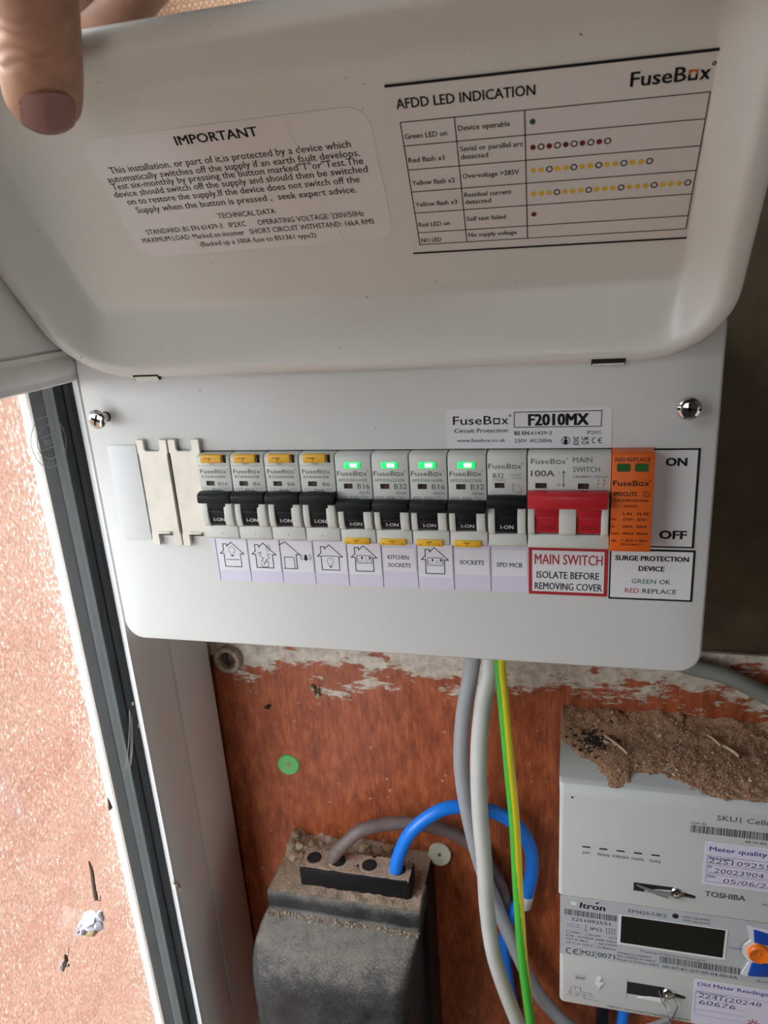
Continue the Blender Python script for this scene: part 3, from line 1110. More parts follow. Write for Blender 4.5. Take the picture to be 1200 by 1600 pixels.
def small_window(b, pl, a0, a1, b0, b1):
    b.pbox(pl, a0 - 0.25, a1 + 0.35, b0 - 0.35, b1 + 0.25, -0.1, 0.10, 'cheek')
    b.rect(pl, a0, a1, b0, b1, 'dark', 0.16)
    b.rect(pl, a0 + (a1 - a0) * 0.45, a1 - 0.2, b0 + 0.3, b1 - 0.4, 'maroon', 0.2)


def toggle(parent, x0, x1, bar0, bar1, zt, zb, zc1=-38.0, mt='black', txt='I-ON', windows=None, p1=12.6):
    b = MB()
    windows = windows or [(x0 + 3.2, x1 - 4.2)]
    for a0, a1 in windows:
        b.side(a0, a1, [(2.9, zt), (9.0, zt), (9.6, zb - 1.5), (9.3, zb - 4.0), (8.7, zb - 4.4), (8.7, zb - 4.8), (9.0, zb - 5.2), (8.3, zc1 + 1.6), (7.4, zc1 + 0.7), (2.9, zc1 + 0.6)], mt)
    zm = (zt + zb) / 2
    b.side(bar0, bar1, [(7.6, zt + 0.4), (9.6, zt + 0.6), (p1 - 0.8, zt), (p1, zt - 1.0), (p1 + 0.15, zm), (p1, zb + 0.9), (p1 - 0.9, zb + 0.1), (9.4, zb + 0.2), (7.6, zb + 0.6)], mt)
    b.bevel(0.3, 2)
    if txt:
        for a0, a1 in windows:
            tp = Pl((0, -9.0, zb - 5.2), (1, 0, 0), Vector((0, -(9.0 - 8.3), (zb - 5.2) - (zc1 + 1.6))))
            L = tp.u
            dz = (zb - 5.2) - (zc1 + 1.6)
            b.text(tp, txt, (a0 + a1) / 2 + 0.3, -dz * 0.80, min(2.0, dz * 0.55), (a1 - a0) * 0.60, 'whiteink' if mt == 'black' else 'deepred', 0.4, 'C', 0.12)
    return b.build('toggle', parent, (0, 0, 0), 30)


def symbol_wave(b, pl, x, z, s, m='greyink'):
    for dz in (0, -s * 0.55):
        b.lines(pl, [(x, z + dz), (x + s * 0.3, z + dz + s * 0.22), (x + s * 0.7, z + dz - s * 0.22), (x + s, z + dz)], 0.22, m)


# -- metal blanking plates
for i, (x0, lbl) in enumerate(((-35.0, 'zinc blanking plate with clip legs, next to the grey plastic blank'), (-17.0, 'zinc blanking plate with clip legs, touching the leftmost breaker'))):
    root = thing('blanking_plate', lbl, 'blanking plate', (x0, 0, 0), 'zinc blanking plates')
    b = MB()
    w = 17.3
    q = Pl((0, 0, 0))
    zl = -50.6 if i == 0 else -45.0
    pts = [(0, 6.8), (4.2, 6.8), (4.2, 1.8), (5.2, 0.8), (11.9, 0.8), (12.9, 1.8), (12.9, 6.8), (w, 6.8), (w, 0.0), (w - 0.6, -1.2), (w - 0.5, -43.4), (w, -44), (w, zl), (w - 4.7, zl), (w - 4.7, -44.2), (w - 5.4, -43.2), (5.2, -43.2), (4.3, -44.2), (4.3, -50.6), (0, -50.6), (0, -44), (0.5, -43.4), (0.5, -1.2), (0, 0)]
    b.prism(q, pts, 1.2, 3.0, 'zinc')
    b.bevel(0.25, 1)
    b.build('plate', root)
    b = MB()
    b.pbox(q, 5.0, 12.2, -43.4, -42.4, 2.6, 5.0, 'zinc')
    b.pbox(q, 16.4, 16.9, -43, -1.5, -6, 1.4, 'zinc_edge')
    b.pbox(q, 5.0, 12.2, 0.2, 0.8, -4, 1.6, 'zinc_edge')
    b.bevel(0.15, 1)
    b.build('clip', root)

# -- RCBOs
rc = [('RTA061630B', 'B16', 'slim breaker marked B16 with amber test button on top, beside the zinc plate'),
      ('RTA060630B', 'B6', 'breaker marked B6 with amber top button, second from the zinc plates'),
      ('RTA060630B', 'B6', 'breaker marked B6 with amber top button, third from the zinc plates'),
      ('RTA060630B', 'B6', 'breaker marked B6 with amber top button, next to the green-lit breakers')]
for i, (code, amp, lbl) in enumerate(rc):
    root = thing('circuit_breaker', lbl, 'circuit breaker', (i * 18, 0, 0), 'breakers with amber buttons on top')
    b = body_mesh(17.8, ((0.5, 3.6), (12.4, 16.8)), -18.6, zc1=-37.2, zbot=-44.6)
    f = fplane(0)
    b.line(f, (0.4, -5.6), (17.2, -5.6), 0.16, 'paleink', 0.05)
    b.text(f, 'TEST', 8.4, -5.2, 1.0, 4.0, 'greyink', 0.6, 'C', 0.06)
    b.logo(f, 1.3, -9.6, 2.2, 15.0, 'greyink', 0.5, c=0.06)
    b.text(f, code, 1.8, -12.0, 1.45, 12.9, 'greyink', 0.0, c=0.06)
    small_window(b, f, 3.8, 8.2, -15.9, -13.5)
    b.text(f, amp, 10.3 if amp == 'B16' else 11.2, -15.8, 1.85, 5.0 if amp == 'B16' else 3.7, 'greyink', 0.4, c=0.06)
    b.text(f, '30mA', 6.2, -18.4, 1.3, 5.4, 'greyink', 0.2, c=0.06)
    for bx in (1.8, 12.6):
        b.lines(f, [(bx, -18.3), (bx + 3.0, -18.3), (bx + 3.0, -17.0), (bx, -17.0)], 0.14, 'paleink', 0.06, close=True)
        b.line(f, (bx + 0.5, -17.6), (bx + 2.5, -17.6), 0.2, 'paleink', 0.06)
    b.disc(f, 8.6, -41.4, 0.28, 'greyink', 0.0)
    b.build('body', root, smooth=30)
    toggle(root, 0.4, 17.6, 0.3, 17.6, -19.0, -24.2, -37.2)
    b = MB()
    b.pbox(f, 2.9, 14.2, -4.0, 0.2, -1.0, 1.7, 'amber')
    b.bevel(0.5, 3)
    b.pbox(f, 14.6, 16.0, -4.2, -0.2, 0.0, 0.12, 'dark')
    g = fplane(0, FACE + 1.75)
    b.rect(g, 5.0, 9.4, -1.7, -1.3, 'amberdark', 0.04)
    b.rect(g, 7.6, 8.1, -3.2, -1.3, 'amberdark', 0.04)
    b.build('test_button', root, label='amber test button')

# -- AFDDs
af = [('AFDD061630B', 'B16', 'green-lit breaker marked B16, beside the amber-topped breakers'),
      ('AFDD063230B', 'B32', 'green-lit breaker marked B32, above the kitchen sockets label'),
      ('AFDD061630B', 'B16', 'green-lit breaker marked B16, between two green-lit breakers marked B32'),
      ('AFDD063230B', 'B32', 'green-lit breaker marked B32, next to the plain breaker without button')]
for i, (code, amp, lbl) in enumerate(af):
    root = thing('circuit_breaker', lbl, 'circuit breaker', (72 + i * 18, 0, 0), 'breakers with a green light')
    b = body_mesh(17.8, ((0.4, 3.2), (13.0, 16.9)), -22.2, zc1=-37.6, zbot=-45.4)
    f = fplane(0)
    b.logo(f, 0.9, -10.7, 2.45, 15.6, 'greyink', 0.5, c=0.06)
    b.text(f, code, 1.1, -13.5, 1.5, 14.5, 'greyink', 0.0, c=0.06)
    small_window(b, f, 3.8, 8.1, -17.0, -14.5)
    b.text(f, amp, 10.5, -17.1, 2.7, 6.0, 'greyink', 0.4, c=0.06)
    b.text(f, '30mA', 11.0, -19.6, 1.35, 5.2, 'greyink', 0.2, c=0.06)
    b.text(f, 'AFDD - RCBO', 0.8, -22.0, 1.3, 10.2, 'greyink', 0.3, c=0.06)
    symbol_wave(b, f, 12.0, -21.1, 3.2)
    b.build('body', root, smooth=30)
    toggle(root, 0.4, 17.6, 0.4, 17.4, -22.4, -27.4, -37.6)
    b = MB()
    b.pbox(f, 4.8, 12.7, -7.0, -4.0, -0.4, 0.55, 'led')
    b.bevel(0.3, 2)
    b.rect(fplane(0, FACE + 0.6), 7.6, 11.2, -6.4, -4.4, 'ledcore', 0.05)
    b.build('indicator_light', root, label='green indicator light')
    b = MB()
    b.pbox(f, 2.0, 14.6, -45.3, -42.0, -1.0, 1.0, 'amber')
    b.bevel(0.35, 2)
    g = fplane(0, FACE + 1.0)
    b.rect(g, 6.4, 9.6, -43.2, -42.8, 'amberdark', 0.06)
    b.rect(g, 7.8, 8.2, -44.6, -42.8, 'amberdark', 0.06)
    b.disc(g, 3.6, -44.4, 0.35, 'amberdark', 0.06, 8)
    b.disc(g, 13.0, -44.4, 0.35, 'amberdark', 0.06, 8)
    b.build('test_button', root, label='amber test button')

# -- plain MCB
root = thing('circuit_breaker', 'plain breaker marked B32 without light or button, beside the red main switch', 'circuit breaker', (144, 0, 0))
b = body_mesh(17.8, ((0.4, 3.4), (13.6, 17.2)), -19.6, zc1=-38.4, zbot=-45.0)
f = fplane(0)
b.logo(f, 0.7, -7.2, 2.5, 15.6, 'greyink', 0.3, c=0.06)
b.text(f, 'B32', 2.7, -11.5, 2.3, 4.9, 'greyink', 0.3, c=0.06)
b.text(f, 'MTB06B321', 2.7, -13.0, 0.95, 6.0, 'paleink', 0.2, c=0.06)
b.text(f, '230/400V~', 10.4, -10.5, 0.85, 5.8, 'paleink', 0.2, c=0.06)
b.text(f, '50/60Hz', 11.2, -12.0, 0.85, 4.6, 'paleink', 0.2, c=0.06)
small_window(b, f, 3.4, 7.8, -16.2, -13.8)
b.line(f, (11.6, -14.0), (11.6, -18.2), 0.2, 'greyink', 0.06)
b.lines(f, [(15.2, -18.4), (15.2, -16.6), (14.0, -14.6)], 0.2, 'greyink', 0.06)
b.ring(f, 13.2, -18.3, 0.4, 0.18, 'greyink', 0.06, 8)
b.ring(f, 14.6, -18.6, 0.4, 0.18, 'greyink', 0.06, 8)
b.text(f, 'I', 12.8, -14.8, 1.0, None, 'greyink', 0, c=0.06)
b.lines(f, [(1.6, -18.6), (4.6, -18.6), (4.6, -17.6), (1.6, -17.6)], 0.14, 'paleink', 0.06, close=True)
b.text(f, '3', 2.8, -19.6, 0.8, None, 'paleink', 0, c=0.06)
b.build('body', root, smooth=30)
toggle(root, 0.4, 17.6, 0.2, 17.5, -19.8, -25.0, -38.4, p1=12.2)

# -- main switch
root = thing('main_switch', 'double-width main switch with red lever, marked 100A', 'switch', (162, 0, 0))
b = body_mesh(36.0, ((0.3, 3.2), (14.0, 21.4), (32.2, 35.2)), -18.4, zc1=-38.2, zbot=-45.2)
b.logo(f, 1.6, -5.0, 2.5, 16.0, 'greyink', 0.4, c=0.06)
b.text(f, '100A', 1.6, -10.7, 2.9, 10.2, 'greyink', 1.0, c=0.06)
b.text(f, 'MAIN', 19.6, -4.3, 2.4, 8.2, 'greyink', 0.2, c=0.06)
b.text(f, 'SWITCH', 19.7, -8.7, 2.5, 11.4, 'greyink', 0.2, c=0.06)
b.text(f, '230/400V~ AC22A', 19.7, -11.4, 1.15, 15.2, 'greyink', 0.1, c=0.06)
small_window(b, f, 3.5, 8.4, -16.2, -13.8)
small_window(b, f, 21.9, 26.6, -16.5, -13.9)
b.line(f, (15.7, -8.6), (15.7, -15.0), 0.3, 'greyink', 0.06)
b.face([f.P(*q, 0.06) for q in ((15.1, -9.2), (16.3, -9.2), (15.7, -7.8))], 'greyink')
b.face([f.P(*q, 0.06) for q in ((15.1, -14.4), (15.7, -15.8), (16.3, -14.4))], 'greyink')
b.text(f, 'I', 13.6, -9.6, 1.4, None, 'greyink', 0, c=0.06)
b.ring(f, 13.6, -14.6, 0.6, 0.2, 'greyink', 0.06, 12)
b.text(f, 'IT100S', 2.2, -19.4, 2.0, 10.6, 'greyink', 0.2, c=0.06)
b.text(f, '1 3', 30.4, -12.9, 1.0, 3.0, 'greyink', 0, c=0.06)
for dx in (30.6, 33.0):
    b.ring(f, dx, -14.0, 0.35, 0.15, 'greyink', 0.06, 8)
    b.lines(f, [(dx, -14.4), (dx - 0.6, -16.0), (dx - 0.6, -17.4)], 0.16, 'greyink', 0.06)
b.text(f, '2 4', 29.6, -18.4, 0.9, 3.0, 'greyink', 0, c=0.06)
b.build('body', root, smooth=30)
toggle(root, 0, 36, 0.4, 34.6, -17.4, -24.6, -38.2, mt='red', txt='ON', windows=[(3.2, 13.9), (21.5, 32.2)], p1=13.0)

# -- surge protector
root = thing('surge_protector', 'bright orange surge protector with two green windows, right end of the breaker row', 'surge protector', (198, 0, 0))
b = MB()
b.side(0.1, 17.4, [(-7, 0.25), (7.4, 0.25), (8.6, -0.6), (8.9, -1.6), (8.9, -44.0), (8.2, -45.2), (-7, -45.2)], 'orange')
b.bevel(0.35, 2)
f = fplane(0, 8.9)
b.text(f, 'RED:REPLACE', 1.3, -3.5, 1.75, 14.3, 'ink', 0.7, c=0.06)
b.logo(f, 0.7, -14.4, 2.5, 15.6, 'ink', 1.0, c=0.06)
b.text(f, 'SPDCUT2', 0.9, -19.0, 1.9, 9.8, 'ink', 1.0, c=0.06)
b.lines(f, [(13.3, -19.3), (16.0, -19.3), (16.0, -17.0), (13.3, -17.0)], 0.2, 'ink', 0.06, close=True)
b.text(f, 'T2', 13.8, -18.8, 1.3, 1.8, 'ink', 0.3, c=0.06)
b.text(f, 'SURGE PROTECTION', 1.4, -21.6, 1.1, 14.0, 'ink', 0.9, c=0.06)
b.text(f, 'DEVICE', 5.7, -24.2, 1.1, 5.4, 'ink', 0.9, c=0.06)
b.text(f, 'L-N', 5.2, -27.8, 1.4, 3.6, 'ink', 0.8, c=0.06)
b.text(f, 'N-PE', 11.2, -27.8, 1.4, 4.9, 'ink', 0.8, c=0.06)
for r, (q, l, p) in enumerate((('Uc:', '275V~', '255V~'), ('In:', '20kA', '20kA'), ('Imax:', '40kA', '40kA'), ('Up:', '1.3kV', '1.5kV'))):
    z = -30.3 - r * 3.3
    b.text(f, q, 0.7, z, 1.15, None, 'ink', 0.8, c=0.06)
    b.text(f, l, 5.2, z, 1.2, 5.0 if r != 1 else 4.4, 'ink', 0.8, c=0.06)
    b.text(f, p, 11.0, z, 1.2, 5.0 if r != 1 else 4.4, 'ink', 0.8, c=0.06)
b.text(f, 'IEC61643-11', 4.9, -42.0, 1.1, 8.8, 'ink', 0.8, c=0.06)
b.build('body', root, smooth=30)
for x0 in (2.0, 9.4):
    b = MB()
    b.prism(f, rrect(x0, x0 + 5.6, -8.1, -4.4, 0.7, 3), 0.0, 0.1, 'deepred')
    b.prism(f, rrect(x0 + 0.25, x0 + 5.35, -7.8, -4.6, 0.6, 3), 0.05, 0.16, 'greenwin')
    b.build('status_window', root, label='green status window')

# ================================================================== cables
A = [(130, 60, -100), (124.9, 62, -147.3), (118.9, 58, -183.3), (116.5, 58, -221.2), (119.6, 62, -263.9), (125.6, 70, -310), (133.1, 76, -342.7), (141.9, 78, -372.3), (157.5, 78, -414.5), (173.1, 76, -438.4), (192.8, 74, -454.4), (225, 74, -475)]
b = MB()
b.tube(A, 4.9, 'cable_bluegrey')
tag(b.solid().build('cable'), 'blue-grey sheathed cable leaving the box bottom, leftmost, passing behind the pale cable', 'cable')
Bc = [(137, 58, -100), (136.4, 56, -143.8), (132.3, 50, -167.8), (129.6, 44, -199.8), (129.6, 42, -240.4), (131.5, 42, -279.7), (132.1, 44, -318.1), (135.3, 46, -358.1), (142.8, 48, -393.4), (151.9, 50, -426.8), (165, 52, -470)]
b = MB()
b.tube(Bc, 5.1, 'cable_pale')
tag(b.solid().build('cable'), 'thick pale grey sheathed cable hanging between the blue-grey and the striped cable', 'cable')
Cc = [(142, 52, -100), (143.0, 46, -137.6), (144.9, 42, -157.3), (148.5, 36, -200.7), (151.3, 34, -240), (153.1, 34, -293.5), (155.4, 36, -347.8), (160.5, 38, -408.8), (165, 40, -470)]
b = MB()


def stripes(t, k):
    tw = 0.0 if t < 0.55 else (t - 0.55) * 0.75
    return 'earth_green' if ((k + tw - 0.06) % 1.0) < 0.44 else 'earth_yellow'


b.tube(Cc, 3.3, 'earth_green', 48, 40, stripes)
tag(b.build('earth_cable', smooth=60), 'green and yellow striped earth wire hanging from the box bottom', 'cable')
Dc = [(68.3, 58, -330), (68.3, 58, -318), (70, 58, -302.3), (79.3, 60, -280), (96.3, 66, -265.4), (113.6, 72, -262.8), (133.3, 78, -269.3), (150.1, 80, -281.3), (158.4, 82, -302.3), (158.4, 82, -324.4), (154.8, 82, -343.1)]
b = MB()
b.tube(Dc, 4.6, 'cable_blue', 16)
bl = b.solid().build('mains_cable')
tag(bl, 'bright blue cable arching from the black cutout towards the meter', 'cable')
b = MB()
b.tube([(155.4, 82, -340), (153.2, 82, -350)], 5.3, 'meter_white', 14, 2)
b.solid().build('cable_sleeve', bl, label='white sleeve at its end')
b = MB()
b.tube([(153.2, 83, -349), (146, 84, -358), (139.5, 85, -385), (141.4, 86, -434), (147.3, 86, -472)], 4.6, 'cable_blue', 14)
b.solid().build('cable_end', bl)
Ec = [(20.5, 60, -330), (20.5, 60, -316), (26.7, 60, -302.8), (41.7, 64, -287.6), (58.8, 70, -283.8), (80.2, 76, -285.3), (103.6, 82, -294.3), (120.9, 84, -309), (135.1, 85, -334.1), (142.2, 86, -366), (144.1, 86.5, -400)]
b = MB()
b.tube(Ec, 4.6, 'cable_brown', 16)
tag(b.solid().build('mains_cable'), 'dusty brown cable arching from the black cutout behind the blue one', 'cable')
b = MB()
b.tube([(215, 86, -149), (236.7, 85, -150.5), (252.9, 84, -153.8), (272.2, 82, -157.6), (293.4, 80, -167.5), (311, 80, -176.1), (345, 82, -200), (380, 86, -250), (395, 87, -420)], 5.0, 'conduit')
tag(b.solid().build('cable'), 'grey cable leaving behind the lower right corner of the white box', 'cable')
b = MB()
b.tube([(205, 84, -340), (208, 84, -390), (209, 84, -470)], 4.4, 'black', 12)
tag(b.solid().build('cable'), 'black cable coming down from under the meter', 'cable')
b = MB()
b.tube([(225, 84, -345), (226, 84, -380), (222, 84, -470)], 4.0, 'cable_blue', 12)
tag(b.solid().build('cable'), 'blue cable end just visible below the meter, beside the hanging seal', 'cable')

# ================================================================== service cutout
FZ = thing('service_cutout', 'dusty black service fuse cutout in the lower left of the board', 'fuse holder', (30, 60, -500))
O = (30, 60, -500)
b = MB()
b.box(-21, 88, 62, 92.4, -520, -326, 'black')
b.bevel(1.5, 2)
b.build('base', FZ, O)
b = MB()


def sect(x0, x1, y0, z, r, yb=64, zs=0.0):
    pts = []
    n = 6
    for k in range(n + 1):
        t = math.radians(180 + 90 * k / n)
        pts.append((x0 + r + r * math.cos(t), y0 + r + r * math.sin(t), z))
    for k in range(n + 1):
        t = math.radians(270 + 90 * k / n)
        pts.append((x1 - r + r * math.cos(t), y0 + r + r * math.sin(t), z))
    pts += [(x1, yb, z), (x0, yb, z)]
    return pts


secs = [(-21, 88, 41, -326, 2), (-21.6, 88.4, 39.4, -327.2, 3), (-22, 88.5, 38.6, -330, 3), (-22, 88.5, 38.6, -334.5, 3), (-21.5, 88, 39.6, -338, 3),
        (-21.5, 88, 39, -340, 4), (-23, 87.6, 34, -342.5, 6), (-25, 86.6, 25, -347, 9), (-26.5, 85.4, 16, -352.5, 11), (-27, 84.4, 9.5, -359, 12), (-27, 83.6, 6.5, -366, 12), (-27, 83.2, 5.5, -376, 11), (-27, 83, 5.2, -410, 10), (-26.5, 83, 5.0, -520, 10)]
b.loft([sect(x0, x1, y0, z, r) for x0, x1, y0, z, r in secs], 'fusecase')
b.solid().build('fuse_cover', FZ, O, smooth=50)
b = MB()
TB = [(1.5, 48.8), (0.2, 50.5), (0.2, 66), (1.5, 68), (78, 68), (79.8, 66), (79.8, 50.5), (78.2, 48.8)]
b.loft([[(x, y, z) for x, y in TB] for z in (-326.5, -311.5, -310.6)], 'black', cap1=True)
b.solid()
b.bevel(0.5, 2)
for hx, hy in ((2.2 + 5.6, 58.5), (22.7 + 2.2, 58.5), (48.1, 58.5), (70.6, 58.5)):
    pass
b.build('terminal_block', FZ, O)
HO = ((9.0, 59.0), (27.0, 59.0), (49.5, 59.0), (70.0, 58.5))
for hx, hy in HO:
    b = MB()
    b.lathe((hx, hy, -310.6), (0, 0, 1), [(5.6, -1.0), (5.6, 0.2), (5.2, 0.5), (4.9, 0.2)], 'black', 24)
    b.lathe((hx, hy, -310.6), (0, 0, 1), [(5.2, -0.5), (5.2, 0.62)], 'dark', 24)
    b.solid().build('terminal_hole', FZ, O)


def fbm(x, y, s, sd=0.0):
    return mnoise.fractal(Vector((x / s, y / s, sd)), 1.0, 2.0, 4)


# dust and crumbs lying on the cutout
b = MB()
k = b.mi('dust')


def heap(b, x0, x1, y0, y1, zbase, hfun, step, mt):
    k = b.mi(mt)
    nx, ny = int((x1 - x0) / step), int((y1 - y0) / step)
    g = {}
    hh = {}
    for i in range(nx + 1):
        for j in range(ny + 1):
            x, y = x0 + (x1 - x0) * i / nx, y0 + (y1 - y0) * j / ny
            h = hfun(x, y)
            hh[i, j] = h
            g[i, j] = b.bm.verts.new((x, y, zbase + h))
    for i in range(nx):
        for j in range(ny):
            c = [(i, j), (i + 1, j), (i + 1, j + 1), (i, j + 1)]
            if max(hh[q] for q in c) > 0.0:
                b.bm.faces.new([g[q] for q in c]).material_index = k
    for v in [v for v in b.bm.verts if not v.link_faces]:
        b.bm.verts.remove(v)


def h_fuse(x, y):
    back = max(0.0, (y - 70) / 22.0)
    left = max(0.0, min(1.0, (62 - x) / 26.0))
    h = 0.75 + 0.9 * fbm(x, y, 9, 1) + back * (6.5 * left + 1.0) * (0.75 + 0.9 * fbm(x, y, 12, 4)) + 1.6 * max(0, fbm(x, y, 4, 9))
    return max(0.15, h)


heap(b, -20, 87, 40.5, 92, -326.2, h_fuse, 1.4, 'dust')


def h_block(x, y):
    d = min(math.hypot(x - hx, y - hy) for hx, hy in HO)
    if d < 6.7 or y < 49.5:
        return -0.4
    return 0.25 + 0.5 * fbm(x, y, 6, 3)


heap(b, 1.0, 79, 49.2, 67.6, -310.6, h_block, 1.0, 'dust')
for hx, hy in HO:
    b.lathe((hx, hy, -310.6), (0, 0, 1), [(7.6, -0.1), (6.9, 0.45), (5.4, 0.55), (5.0, 0.1)], 'dust', 28)
for q in range(620):
    x, y = random.uniform(-19, 86), random.uniform(41, 91)
    if 0 < x < 80 and 48 < y < 68:
        continue
    z = -326.2 + h_fuse(x, y)
    big = random.random() < 0.12 and y > 70 and x < 60
    b.blob((x, y, z + 0.1), random.uniform(1.6, 4.2) if big else random.uniform(0.25, 0.9), random.choice(['dust', 'dust', 'dust', 'chip', 'dirt']), 2 if big else 1, 0.32 if big else 0.25, (1, 1, 0.75))
for q in range(420):       # grit scattered over the sloping shoulder of the cover
    y = 38 - 26 * random.random() ** 1.4
    b.blob((random.uniform(-20, 84), y - 0.4, -341.4 - (38 - y) * 0.50), random.uniform(0.12, 0.42), random.choice(['dust', 'chip', 'dust']), 1)
for q in range(360):       # the line of grit caught in the groove of the cover
    x = random.uniform(-21, 87)
    b.blob((x, 37.6 - abs(random.gauss(0, 2.2)), -340.2 - random.uniform(0, 0.8)), random.uniform(0.25, 0.75), random.choice(['dust', 'dust', 'chip']), 1)
o = tag(b.build('brick_dust', smooth=60), 'tan brick dust and crumbs lying on top of the black cutout', 'dust')
o['kind'] = 'stuff'

# ================================================================== electricity meter
MT = thing('electricity_meter', 'grey smart electricity meter with communications hub, right of the cables', 'electricity meter', (245, 60, -365))
O = (245, 60, -365)
MX0, MX1 = 177.4, 311.0
FY = 25.0
b = MB()


def msec(x0, x1, y0, y1, z, r=2.5):
    return [(x, y, z) for x, y in rrect(x0, x1, y0, y1, r, 4)]


# communications hub: taller block with a chamfered top edge
b.loft([msec(MX0, MX1, FY, 92.3, -278.6), msec(MX0, MX1, FY, 92.3, -207), msec(MX0 - 0.2, MX1, FY + 1.0, 92.3, -203.6), msec(MX0 - 0.3, MX1 - 0.5, FY + 3.2, 92, -201), msec(MX0 - 0.3, MX1 - 1.4, FY + 6, 92, -200)], 'meter')
b.solid()
HUB = b
MP = Pl((0, FY, 0))
b = MB()
b.loft([msec(MX0 + 1.4, MX1, FY, 92.3, -364, 3), msec(MX0 + 1.0, MX1, FY, 92.3, -279.3, 2.0)], 'meter')
b.solid()
b.bevel(0.5, 2, 50)
b.box(MX0 + 1, MX1, FY + 0.5, 92, -279.4, -278.5, 'dark')
b.build('meter_case', MT, O, smooth=30)

# printing on the hub
b = HUB
T = lambda t, x, z, h, w=None, m='greyink', bo=0.2, **k: b.text(MP, t, x, z, h, w, m, bo, **k)
T('SKU1 Cellular', 260.0, -212.6, 3.5, 33, 'greyink', 0.3)
T('CHF ID', 247.3, -216.8, 1.5, 7.6, 'greyink', 0.1)
random.seed(3)


def barcode(pl, x0, x1, z0, z1):
    x = x0
    while x < x1:
        w = random.choice([0.3, 0.3, 0.6, 0.9])
        b.rect(pl, x, min(x + w, x1), z0, z1, 'greyink')
        x += w + random.choice([0.3, 0.35, 0.6])


T('88-73-84-00-00', 275, -225.4, 1.5, 18, 'greyink', 0.1)
for i, t in enumerate(('SW', 'WAN', 'MESH', 'HAN', 'GAS')):
    x = 192.6 + i * 9.4
    b2 = MB()
    b2.pbox(MP, x - 2.2, x + 2.2, -241.7, -240.7, -0.2, 0.12, 'dark')
    b2.rect(MP, x - 2.0, x + 2.5, -242.0, -241.7, 'meter_white', 0.13)
    b2.build('indicator_light', MT, O, label='small dark indicator slot')
    T(t, x, -246.2, 2.0, {'SW': 4.4, 'WAN': 6.6, 'MESH': 8.2, 'HAN': 6.4, 'GAS': 6.2}[t], 'greyink', 0.1, align='C')
T('Assembled in UK', 287, -266.4, 1.4, 14, 'greyink', 0.1)
b.disc(MP, 184.3, -207.7, 0.7, 'dark', 0.12, 12)
T('TOSHIBA', 257.5, -265.2, 3.8, 20.8, 'greyink', 1.3)
random.seed(3)
barcode(MP, 247.3, 300, -222.4, -217.5)
b.build('communications_hub', MT, O, smooth=25)
# sealing slots with their bolts and wires
for (sx0, sx1, sz0, sz1, cx, cz) in ((219.4, 241, -268.0, -262.2, 242.6, -265.6), (218.8, 240, -350.8, -338.6, 242.0, -342.6)):
    b = MB()
    b.pbox(MP, sx0, sx1, sz0 + (2.6 if sz0 < -300 else 0), sz1, -0.3, 0.12, 'dark')
    b.prism(MP, [(sx0 + 6, sz0 + 1.0), (sx1, sz0 + 0.6), (sx1, sz0 + 3.6), (sx0 + 12, sz0 + 3.0)], 0.0, 0.7, 'meter_white')
    b.prism(MP, [(cx + 4, cz - 1.2), (cx + 10, cz - 2.2), (cx + 10, cz - 0.6), (cx + 4, cz + 0.8)], 0.0, 0.2, 'dark')
    b.build('seal_slot', MT, O)
    b = MB()
    b.lathe(MP.P(cx, cz, -1), (0, -1, 0), [(3.6, 0), (3.6, 1.4), (3.0, 2.2), (1.8, 2.4), (1.6, 1.6), (0.01, 1.5)], 'chrome', 20)
    b.tube([MP.P(cx - 3.2, cz - 0.6, 1.6), MP.P(cx, cz - 1.2, 2.9), MP.P(cx + 3.3, cz - 0.2, 1.8), MP.P(cx + 9.0, cz - 1.5, 0.8)], 0.35, 'steel', 6, 4)
    b.solid().build('seal_bolt', MT, O)
b = MB()
b.tube([MP.P(236.5, -340.5, 0.6), MP.P(238.5, -347, 2.0), MP.P(242.0, -352, 3.0), MP.P(243.5, -358, 4.0)], 0.4, 'steel', 6, 4)
b.tube([MP.P(244.8, -344, 1.4), MP.P(247.4, -348, 2.5), MP.P(246.4, -353, 3.5), MP.P(244.6, -358, 4.0)], 0.4, 'steel', 6, 4)
sl = Pl(MP.P(239, -364, 4.0), Vector((0.80, 0, 0.6)), Vector((-0.6, 0, 0.80)))
b.pbox(sl, -8.5, 6.5, -2.2, 2.2, -1.4, 1.4, 'lead')
b.pbox(sl, -9.5, -7.5, -1.4, 1.4, -1.0, 1.0, 'meter_white')
b.solid().build('wire_seal', MT, O, label='grey wire seal hanging from the lower bolt')
b = MB()
b.tube([MP.P(221, -263.0, 0.8), MP.P(230, -265.0, 2.2), MP.P(238, -266.0, 2.6)], 1.0, 'lead', 8, 4, rad=(0.5, 1.1, 1.9))
b.solid().build('wire_seal', MT, O)

# faceplate of the meter
b = MB()
b.pbox(MP, MX0 + 1.2, MX1 - 1, -324.2, -279.6, -0.1, 0.22, 'meter_label')
b.build('faceplate', MT, O)
FP = MP.shift(0.15)
b = MB()
Tf = lambda t, x, z, h, w=None, m='ink', bo=0.2, **k: b.text(FP, t, x, z, h, w, m, bo, **k)
Tf('Itron', 189.8, -286.2, 4.4, 14.2, 'ink', 1.6, skew=0.14)
b.face([FP.P(*q, 0.12) for q in ((198.2, -281.0), (201.2, -279.9), (199.6, -282.0))], 'ink')
barcode(FP, 180.9, 211.4, -292.9, -288.5)
Tf('22S1092551', 185.0, -296.8, 2.5, 22.5, 'ink', 0.2)
Tf('IP52', 196.3, -302.2, 2.3, 6.8, 'ink', 0.1)
b.lines(FP, [(205.4, -303.0), (210.2, -303.0), (210.2, -299.0), (205.4, -299.0)], 0.25, 'ink', close=True)
